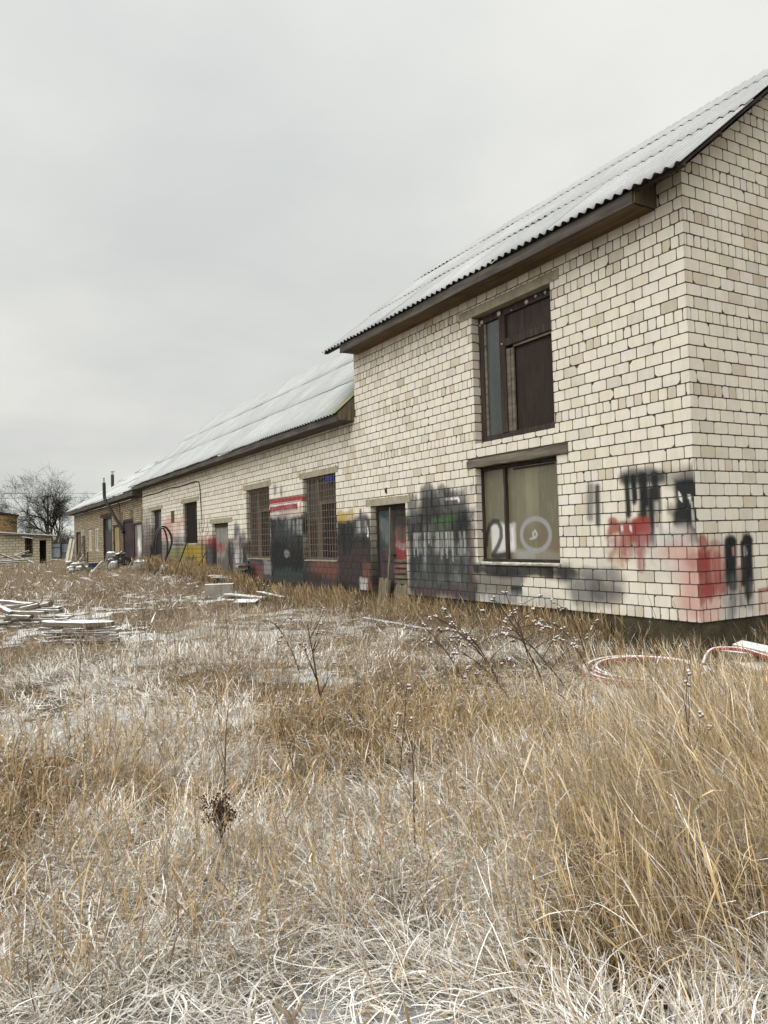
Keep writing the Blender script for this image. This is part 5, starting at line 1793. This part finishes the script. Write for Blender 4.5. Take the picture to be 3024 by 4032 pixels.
# right foreground: coil of red pipe and white boards
t = thing('pipe_coil', 'coil of snow-topped red plastic pipe lying in the grass by the near corner', 'pipe coil', (-.95, .02, -.5))
for k in range(5):
    an = np.linspace(0, 2 * math.pi, 49)
    rr = .72 - .045 * k + rng.normal(0, .012)
    cx, cy = -.93 + rng.normal(0, .03), .0 + rng.normal(0, .03)
    z = -.455 + .010 * k
    tx, ty = rng.normal(0, .012) + .015, rng.normal(0, .012) + .03
    rr = rr * (1 + .035 * np.sin(2 * an + k) + .02 * np.sin(3 * an + 2 * k))
    P_ = np.stack([cx + rr * np.cos(an), cy + rr * .92 * np.sin(an), z + tx * np.cos(an) + ty * np.sin(an)], -1)
    m = MB()
    m.tube(P_, .027, 9, cap=False)
    m.build('loop', REDPIPE, t, smooth=True)
mb = MB()
mb.tube(smooth_curve([(-.25, -.2, -.42), (.05, -.10, -.30), (.2, -.35, -.28), (.1, -.7, -.30), (.0, -1.1, -.34), (-.2, -1.4, -.4)], 30), .024, 8)
tag(mb.build('red_pipe', REDPIPE, smooth=True), 'loose length of red pipe lying over the white boards at the right edge', 'pipe')


def slab(corners, th, mat, label):
    m = MB()
    c = np.array(corners, float)
    lo = c - np.array([0, 0, th])
    V = np.concatenate([c, lo])
    m.add(V, [(0, 1, 2, 3), (4, 5, 6, 7), (0, 1, 5, 4), (1, 2, 6, 5), (2, 3, 7, 6), (3, 0, 4, 7)])
    return tag(m.build('white_board', mat), label, 'board')


slab([(.31, -.18, -.25), (.67, -.05, -.25), (.18, -1.55, -.27), (-.18, -1.66, -.27)], .045, WHITEBOARD, 'upper snowy white board lying beside the gable wall at the right edge')
slab([(.18, -.16, -.40), (.52, -.30, -.40), (.05, -1.6, -.41), (-.55, -1.45, -.41)], .04, WHITEBOARD, 'lower snowy white board lying in the grass at the right edge')
mb = MB()
mb.box((.1, -.5, -.6), (.5, -.15, -.30), bev=.02)
tag(mb.build('wooden_box', PLANK_BARE), 'dark box propping the upper white board at the right edge', 'box')
# ==VEG==
# ------------------------------------------------------------------ grass (nobody could count it)
def ribbons(mb, P, L, az, th0, th1, pw, Wd, c0, c1, snow, segs, prof='blade', zmin=None, wob=.04):
    n = len(P)
    t = np.linspace(0, 1, segs + 1)
    th = th0[:, None] + (th1 - th0)[:, None] * t[None] ** pw
    mid = (th[:, 1:] + th[:, :-1]) / 2
    dx = np.concatenate([np.zeros((n, 1)), np.cumsum(np.sin(mid), 1)], 1) * (L / segs)[:, None]
    dz = np.concatenate([np.zeros((n, 1)), np.cumsum(np.cos(mid), 1)], 1) * (L / segs)[:, None]
    azt = az[:, None] + rng.normal(0, 1, (n, 1)) * wob * 12 * t[None] ** 1.5
    X = P[:, 0, None] + dx * np.cos(azt)
    Y = P[:, 1, None] + dx * np.sin(azt)
    Z = P[:, 2, None] + dz
    if zmin is not None:
        Z = np.maximum(Z, P[:, 2, None] + zmin[:, None])
    if prof == 'blade':
        w = (1 - .85 * t ** 2)
    elif prof == 'stem':
        w = np.where(t > .72, 1.0, .55)
        w = w * (1 - .9 * S(.93, 1, t))
        w = np.where(t > .74, w * 1.9, w)
    else:
        w = (1 - .6 * t)
    w = Wd[:, None] * w[None] / 2
    tw = rng.uniform(-.9, .9, (n, 1)) + (0 if prof == 'blade' else rng.uniform(0, 3.14, (n, 1)))
    sx = -np.sin(azt) * np.cos(tw) + np.cos(azt) * np.sin(tw)
    sy = np.cos(azt) * np.cos(tw) + np.sin(azt) * np.sin(tw)
    Cn = np.stack([X, Y, Z], -1)
    Sd = np.stack([sx, sy, .25 * np.sin(tw) + 0 * sx], -1) * w[..., None]
    V = np.stack([Cn - Sd, Cn + Sd], 2)
    up = np.clip(np.sin(th), 0, 1) ** 1.3
    sn_ = np.clip(snow[:, None] * up * rng.uniform(.55, 1.25, (n, segs + 1)), 0, 1)
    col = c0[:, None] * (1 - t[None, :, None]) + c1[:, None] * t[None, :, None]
    col = col * (1 - sn_[..., None]) + np.array([.90, .87, .82]) * sn_[..., None]
    col = np.repeat(col[:, :, None], 2, 2)
    idx = np.arange(n * (segs + 1) * 2).reshape(n, segs + 1, 2)
    q = np.stack([idx[:, :-1, 0], idx[:, :-1, 1], idx[:, 1:, 1], idx[:, 1:, 0]], -1).reshape(-1, 4)
    mb.add(V.reshape(-1, 3), q, None, col.reshape(-1, 3))


def scatter(n, r0, r1, a0=-52, a1=40, p=1.0):
    """points of the yard by distance and bearing, none inside the walls"""
    r = np.sqrt(rng.uniform(r0 ** 2, r1 ** 2, n)) if p == 1.0 else r0 + (r1 - r0) * rng.random(n) ** p
    a = YAW + np.radians(rng.uniform(a0, a1, n))
    x = CAM[0] + r * np.sin(a)
    y = CAM[1] + r * np.cos(a)
    ok = ((x < -.03) | (y < -.05)) & (y < 100)
    return x[ok], y[ok]


def tone(n, lo, hi):
    t = rng.random((n, 1))
    return np.array(lo) * (1 - t) + np.array(hi) * t


def flow(x, y):
    return fbm(x * .45, y * .45, 61, 3) * 14 + fbm(x * 1.9, y * 1.9, 65, 2) * 5


HIDE = [(-.75, .4, .55), (-.35, .15, .4), (-5.75, 7.45, .75), (-6.0, 6.8, .8), (-5.5, 6.6, .6), (-6.2, 10.95, .9), (-6.5, 10.2, .8), (-6.0, 10.2, .6), (0.1, -.8, .55), (-1.1, 14.6, .5), (-1.1, 12.6, .75), (-.6, 16.3, .5), (-1.04, 31, .5), (-.8, 32.5, .6)]


def cut(x, y, L):
    """shorter growth right at the piles so that they stand clear"""
    k = np.ones_like(x)
    for (a, b, r) in HIDE:
        k *= 1 - .62 * (1 - S(r * .7, r * 1.5, np.hypot(x - a, y - b)))
    return L * np.maximum(k, .22)


TAN0, TAN1 = (.22, .145, .065), (.46, .33, .165)
GREYTAN0, GREYTAN1 = (.25, .165, .078), (.50, .36, .185)

# flattened, frosted grass
mb = MB()
for (n, r0, r1, W_, L0, L1, seg) in ((150000, 1.5, 5.5, .0038, .07, .32, 6), (115000, 5.5, 12, .0060, .09, .30, 5), (60000, 12, 30, .011, .10, .30, 4), (34000, 30, 75, .020, .12, .32, 3)):
    x, y = scatter(n, r0, r1)
    m = len(x)
    P = np.stack([x, y, ground_z(x, y) - .01], -1)
    sn_ = snow_amt(x, y)
    g = S(-.4, 1.0, golden_side(x, y))
    pile = fbm(x * 1.3, y * 1.3, 71, 3) * .5 + S(.3, .7, fbm(x * 3.4, y * 3.4, 73, 2)) * .5
    kp = rng.random(m) < -.05 + 1.25 * pile
    x, y, P, sn_, g, pile = x[kp], y[kp], P[kp], sn_[kp], g[kp], pile[kp]
    m = len(x)
    L = cut(x, y, rng.uniform(L0, L1, m) * (.50 + 1.1 * pile))
    th0 = rng.uniform(.1, 1.0, m)
    th1 = th0 + rng.uniform(.3, 1.5, m)
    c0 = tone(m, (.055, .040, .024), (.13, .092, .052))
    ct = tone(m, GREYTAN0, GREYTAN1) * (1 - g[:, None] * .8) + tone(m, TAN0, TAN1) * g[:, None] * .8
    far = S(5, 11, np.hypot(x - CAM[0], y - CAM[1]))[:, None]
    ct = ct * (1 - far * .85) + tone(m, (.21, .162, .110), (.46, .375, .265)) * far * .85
    sp = 2.2 * (rng.random(m) < np.clip(.10 + 1.15 * sn_, 0, .85)) * rng.uniform(.2, 1, m)
    age = np.clip(np.exp(rng.normal(-.16, .52, (m, 1))), .15, 1.6)
    c0, ct = c0 * age, ct * age
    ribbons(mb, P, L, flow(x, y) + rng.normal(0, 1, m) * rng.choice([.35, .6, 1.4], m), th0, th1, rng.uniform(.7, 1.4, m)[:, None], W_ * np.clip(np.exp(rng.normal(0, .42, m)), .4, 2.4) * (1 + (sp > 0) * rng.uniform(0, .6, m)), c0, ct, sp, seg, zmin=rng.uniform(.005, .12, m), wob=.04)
tag(mb.build('frosted_grass', m_grass('frosted_grass_blade'), origin=(0, 0, 0)), 'flattened dry grass frosted with snow over the whole yard', 'grass', None, 'stuff')

# standing golden grass, mostly on the right
mb = MB()
for (n, r0, r1, W_, seg) in ((32000, 1.9, 5.5, .0018, 9), (36000, 5.5, 11, .0028, 7)):
    x, y = scatter(n, r0, r1, -34, 44)
    g = golden_side(x, y)
    clump = fbm(x * 1.1, y * 1.1, 81, 3)
    wall = (1 - S(-2.2, -1.5, x) * (.35 + .58 * S(-.5, .2, y)))
    keep = rng.random(len(x)) < np.clip(S(-.6, 1.3, g) * (.22 + 1.3 * S(.38, .64, clump)) * wall, 0.02, 1)
    keep &= ~((np.hypot(x - CAM[0], y - CAM[1]) < 2.6) & (rng.random(len(x)) < .6))
    x, y, g, clump = x[keep], y[keep], g[keep], clump[keep]
    m = len(x)
    P = np.stack([x, y, ground_z(x, y) - .01], -1)
    L = cut(x, y, rng.uniform(.35, .88, m) * (.62 + .38 * S(-.3, 1.6, g))) * (1 - .3 * S(-3.0, -1.5, x))
    az = math.pi * .83 + rng.normal(0, .9, m)         # leaning left, away from the corner
    th0 = np.abs(rng.normal(.14, .18, m))
    th1 = th0 + np.abs(rng.normal(.42, .38, m)) + (rng.random(m) < .26) * rng.uniform(.5, 1.7, m)
    c0 = tone(m, (.15, .09, .038), (.27, .17, .075))
    c1 = tone(m, (.34, .24, .120), (.60, .455, .265))
    age = np.clip(np.exp(rng.normal(-.08, .42, (m, 1))), .25, 1.5)
    c0, c1 = c0 * age, c1 * age
    sp = 2.2 * (rng.random(m) < .34) * rng.uniform(.3, 1.0, m) * (.3 + snow_amt(x, y))
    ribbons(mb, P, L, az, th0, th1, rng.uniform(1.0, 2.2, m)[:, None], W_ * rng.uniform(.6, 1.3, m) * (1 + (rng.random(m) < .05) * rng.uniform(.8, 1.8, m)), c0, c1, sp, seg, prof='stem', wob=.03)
tag(mb.build('golden_grass', m_grass('golden_grass_stem'), origin=(0, 0, 0)), 'tall golden dry grass standing at the right foreground', 'grass', None, 'stuff')

# brown dead weeds of the middle distance and along the wall, with small withered leaves
mb = MB()
for (n, r0, r1, W_, L0, L1, seg) in ((15000, 2.6, 6, .0028, .25, .6, 6), (25000, 6, 14, .0042, .24, .66, 6), (26000, 14, 32, .008, .22, .54, 4), (16000, 32, 72, .016, .25, .5, 3)):
    x, y = scatter(n, r0, r1)
    cl = fbm(x * .8, y * .8, 91, 3)
    wall = S(-1.9, -.5, x) * (y > .3)
    keep = rng.random(len(x)) < np.clip(.12 + 1.1 * S(.42, .62, cl) + .8 * wall, 0, 1)
    x, y, wall = x[keep], y[keep], wall[keep]
    m = len(x)
    P = np.stack([x, y, ground_z(x, y) - .01], -1)
    L = cut(x, y, rng.uniform(L0, L1, m)) * (1 - .15 * S(-1.2, -.4, x) * (1 - S(8, 12, y)))
    hue = fbm(x * .6 + 4, y * .6, 95, 2)[:, None]
    c0 = tone(m, (.09, .063, .040), (.20, .145, .090))
    c1 = tone(m, (.20, .148, .092), (.43, .335, .225)) * (1 - .5 * S(.5, .7, hue)) + tone(m, (.15, .075, .045), (.24, .135, .08)) * .5 * S(.5, .7, hue)
    nr = 1 - S(5, 9, np.hypot(x - CAM[0], y - CAM[1]))[:, None]
    c1 = c1 * (1 - nr) + tone(m, (.27, .175, .085), (.54, .39, .205)) * nr
    gold = wall[:, None] * S(.3, .55, hue)
    c1 = c1 * (1 - gold) + tone(m, (.22, .15, .07), (.36, .25, .13)) * gold
    sp = (rng.random(m) < .25) * rng.uniform(.3, 1.2, m) * snow_amt(x, y)
    ribbons(mb, P, L, rng.uniform(0, 6.28, m), np.abs(rng.normal(.15, .2, m)), np.abs(rng.normal(.5, .45, m)), rng.uniform(.8, 1.8, m)[:, None], W_ * rng.uniform(.6, 1.3, m), c0, c1, sp, seg, prof='stem' if r0 < 10 else 'blade', wob=.05)
    # withered leaves and seed husks along them
    k = rng.integers(0, m, int(m * (3.0 if r0 < 12 else 1.6)))
    t = rng.random(len(k)) ** .8
    Pl = P[k] + np.stack([rng.normal(0, .035, len(k)), rng.normal(0, .035, len(k)), L[k] * t * .95], -1)
    cl_ = tone(len(k), (.11, .072, .042), (.46, .34, .20))
    fr = (rng.random(len(k)) < .30)[:, None]
    cl_ = cl_ * (1 - fr) + np.array([.62, .60, .57]) * fr
    ribbons(mb, Pl, rng.uniform(.015, .05, len(k)) * (1 + (r0 > 12)), rng.uniform(0, 6.28, len(k)), rng.uniform(.3, 1.8, len(k)), rng.uniform(.8, 2.6, len(k)), np.ones((len(k), 1)), W_ * rng.uniform(1.0, 2.6, len(k)), cl_, cl_, np.zeros(len(k)), 2, prof='leaf')
n = 15000
y = rng.uniform(-.2, 28, n) ** 1.0
x = -.04 - np.abs(rng.normal(0, .42, n))
kp = (rng.random(n) < .25 + 1.0 * S(.36, .60, fbm(x * .9, y * .9, 97, 3))) & ((y > 1.2) | (rng.random(n) < .45)) & ~((y > 6.3) & (y < 8.0) & (rng.random(n) < .75))
x, y = x[kp], y[kp]
m = len(x)
P = np.stack([x, y, ground_z(x, y) - .01], -1)
t = rng.random((m, 1))
ribbons(mb, P, cut(x, y, rng.uniform(.22, .66, m)), rng.normal(2.9, 1.0, m), np.abs(rng.normal(.1, .16, m)), np.abs(rng.normal(.5, .4, m)), rng.uniform(.9, 2.0, m)[:, None], rng.uniform(.003, .007, m) * (1 + .05 * np.maximum(y, 0)),
        tone(m, (.07, .046, .026), (.16, .11, .06)), tone(m, (.17, .108, .055), (.44, .31, .155)), (rng.random(m) < .15) * .7, 6, prof='stem', wob=.04)
tag(mb.build('brown_weeds', m_grass('brown_weed_stem'), origin=(0, 0, 0)), 'brown dead weeds and stalks scattered through the yard', 'weeds', None, 'stuff')


# ------------------------------------------------------------------ single plants
def frost(D):
    k = S(-.05, .85, D[:, 2:3])
    return np.array([.13, .085, .062]) * (1 - k) + np.array([.62, .60, .58]) * k


LEFT = np.array([-.872, .489, 0])
FWD = np.array([.489, .872, 0])


def burr_plant(x, y, h, lean, seed, label, nb=6, arch=.5, ball=.0145, r=.010):
    rr = random.Random(seed)
    z = float(ground_z(x, y))
    t = thing('burdock', label, 'weed', (x, y, z), 'dry burr plants with frosted heads')
    st = MB()
    heads = []
    p = np.array([x, y, z - .02])
    d = np.array([0, 0, 1.0]) + LEFT * lean + FWD * rr.uniform(-.15, .15)
    pts = [p]
    N = 9
    for i in range(N):
        d = d + LEFT * arch * .09 * (i / N) * 2 + np.array([rr.gauss(0, .05), rr.gauss(0, .05), -arch * .06 * i / N])
        d /= np.linalg.norm(d)
        pts.append(pts[-1] + d * h / N)
    st.tube(pts, np.linspace(r, r * .45, N + 1), 6)
    for k in range(nb):
        i = rr.randint(4, N - 1)
        q = pts[i]
        sgn = 1 if rr.random() < .62 else -1
        bd = np.array([0, 0, rr.uniform(.5, 1.2)]) + LEFT * sgn * rr.uniform(.4, 1.1) + FWD * rr.uniform(-.6, .6)
        bd /= np.linalg.norm(bd)
        L = h * rr.uniform(.16, .36)
        bp = [q]
        for j in range(5):
            bd = bd + np.array([rr.gauss(0, .08), rr.gauss(0, .08), -.10])
            bd /= np.linalg.norm(bd)
            bp.append(bp[-1] + bd * L / 5)
        st.tube(bp, np.linspace(r * .45, r * .22, 6), 5)
        heads.append(bp[-1])
        if rr.random() < .5:
            heads.append(bp[3])
    heads.append(pts[-1])
    st.build('stem', STEM, t, smooth=True)
    for hpt in heads:
        m = MB()
        cs = [hpt]
        for k in range(rr.randint(2, 5)):
            d = np.array([rr.gauss(0, 1), rr.gauss(0, 1), rr.gauss(0, .7)])
            c = rr.choice(cs) + d / np.linalg.norm(d) * ball * 1.35
            cs.append(c)
            m.sphere(c, ball * rr.uniform(.78, 1.0), 8, 6, None, .15, seed, frost)
        m.build('seed_head', SEED, t, smooth=True)
    return t


BP = [(-2.80, .02, 1.10, .55, .8, 'burr plant arching left under the near window, its tip over the dark graffiti'), (-2.92, -.06, .95, .35, .9, 'burr plant beside the tallest arching one, bending low to the left'),
      (-2.20, .32, 1.05, .25, .2, 'upright burr plant before the sill of the boarded window'), (-2.44, -.11, 1.15, .40, .5, 'burr plant with many branches right of the arching ones'),
      (-2.90, .58, .85, .45, .7, 'small burr plant nearest the double door'), (-2.55, -.65, 1.05, .55, .4, 'burr plant rooted in the golden grass in front of the others'),
      (-1.35, .40, .85, .25, .4, 'burr plant standing close to the plinth left of the red coil'), (-1.60, .10, .80, .45, .6, 'low burr plant just left of the red coil'),
      (-3.05, -.35, .80, .6, .9, 'lowest burr plant leaning farthest left'), (-1.9, .75, .75, .2, .3, 'burr plant before the plinth under the boarded window'), (-3.9, 2.6, .7, .3, .5, 'lone burr plant in the middle of the yard before the double door')]
for i, (x, y, h, ln, ar, lb) in enumerate(BP):
    burr_plant(x, y, h, ln, 200 + i, lb, nb=6 if h > .9 else 4, arch=ar)


def branchy(x, y, h, seed, label, nb=7, r=.007, heads=True, spread=.5, lean=0.0):
    rr = random.Random(seed)
    z = float(ground_z(x, y))
    t = thing('dry_stalk', label, 'weed', (x, y, z), 'dark dry stalks standing in the grass')
    st = MB()
    pts = [np.array([x, y, z - .02])]
    d = np.array([0, 0, 1.0]) + LEFT * lean
    for i in range(8):
        d = d + np.array([rr.gauss(0, .03), rr.gauss(0, .03), 0.02])
        d /= np.linalg.norm(d)
        pts.append(pts[-1] + d * h / 8)
    st.tube(pts, np.linspace(r, r * .4, 9), 6)
    tips = []
    for k in range(nb):
        i = rr.randint(3, 7)
        a = rr.uniform(0, 6.28)
        bd = np.array([math.cos(a) * spread, math.sin(a) * spread, 1.0])
        bd /= np.linalg.norm(bd)
        L = h * rr.uniform(.18, .4)
        bp = [pts[i]]
        for j in range(4):
            bd = bd + np.array([rr.gauss(0, .08), rr.gauss(0, .08), .02])
            bd /= np.linalg.norm(bd)
            bp.append(bp[-1] + bd * L / 4)
        st.tube(bp, np.linspace(r * .5, r * .2, 5), 4)
        tips.append(bp[-1])
    st.build('stem', STEM, t, smooth=True)
    if heads:
        for q in tips:
            m = MB()
            for k in range(4):
                m.sphere(q + np.array([rr.uniform(-.010, .010), rr.uniform(-.010, .010), rr.uniform(-.012, .012)]), .009, 6, 5, None, .1, 1, frost)
            m.build('seed_head', SEED, t, smooth=True)
    return t


branchy(-4.96, -.32, .92, 301, 'tall single dark stalk branching at the top in the middle foreground', nb=9, r=.010, spread=.55)
LBS = ['thin dark stalk near the left edge of the foreground', 'thin dark stalk behind the umbel plant', 'dark stalk in the frosted grass right of the umbel plant', 'dark stalk at the border of frosted and golden grass', 'thin dark stalk left of the tall branching stalk',
       'dark stalk between the board piles and the camera', 'dark stalk right of the right board pile', 'dark stalk in the golden grass near the right edge', 'dark stalk deep in the golden grass before the red coil', 'dark stalk in the brown weeds before the barred windows',
       'dark stalk before the grey concrete block', 'dark stalk left of the white boards in the grass', 'dark stalk at the lower right corner among golden stems', 'dark stalk in the open middle of the yard', 'thin dark stalk in the lower middle foreground', 'dark stalk beside the mossy beam']
for i, (x, y, h) in enumerate(((-7.2, -.2, .75), (-6.1, -1.4, .6), (-5.8, -1.9, .6), (-5.1, -1.7, .7), (-5.6, .3, .6), (-6.3, 3.2, .75), (-4.9, 6.2, .8), (-3.0, -2.2, .9), (-2.2, -1.2, .9), (-2.2, 8.3, .8), (-2.3, 10.8, .8), (-1.9, 11.0, .7), (-4.3, -3.3, .8), (-4.2, 4.4, .75), (-5.6, -2.7, .62), (-1.6, 5.6, .7))):
    branchy(x, y, h, 320 + i, LBS[i], nb=rng.integers(2, 6), r=.0048, heads=i % 3 == 0, spread=.4, lean=rng.uniform(-.1, .25))

# the brown umbel plant in the foreground
x, y = -6.40, -2.25
z = float(ground_z(x, y))
t = thing('dry_umbel', 'small dry plant with a dense dark brown head in the frosted foreground', 'weed', (x, y, z))
rr = random.Random(5)
st = MB()
st.tube([(x, y, z - .02), (x + .01, y, z + .16), (x, y + .01, z + .34)], [.006, .005, .004], 6)
hd = MB()
for k in range(34):
    a, q = rr.uniform(0, 6.28), rr.uniform(.01, .085)
    b0 = np.array([x, y, z + rr.uniform(.16, .28)])
    tip = np.array([x + math.cos(a) * q, y + math.sin(a) * q, z + .37 + rr.uniform(-.09, .04) - q * .3])
    hd.tube([b0, (b0 + tip) / 2 + np.array([0, 0, .01]), tip], [.0022, .0018, .0014], 4, col=(.06, .035, .026))
    for j in range(12):
        hd.sphere(tip + np.array([rr.gauss(0, .014), rr.gauss(0, .014), rr.gauss(0, .010)]), rr.uniform(.003, .0055), 5, 4, (.058, .033, .026))
st.build('stem', STEM, t, smooth=True)
hd.build('flower_head', SEED, t)
# bleached forked twig at the bottom edge
mb = MB()
q = np.array([-6.58, -3.58, float(ground_z(-6.58, -3.58)) - .06])
mb.tube([q, q + [-.01, .01, .18], q + [-.03, .01, .24], q + [-.06, .03, .265]], [.010, .010, .009, .004], 7)
mb.tube([q + [-.012, .01, .22], q + [.02, 0, .26]], [.009, .004], 7)
tag(mb.build('forked_twig', m_wood('bleached_twig', (.16, .12, .09), (.30, .24, .18), (3, 3, .5)), smooth=True), 'stubby pale forked twig standing at the bottom edge of the foreground', 'twig')
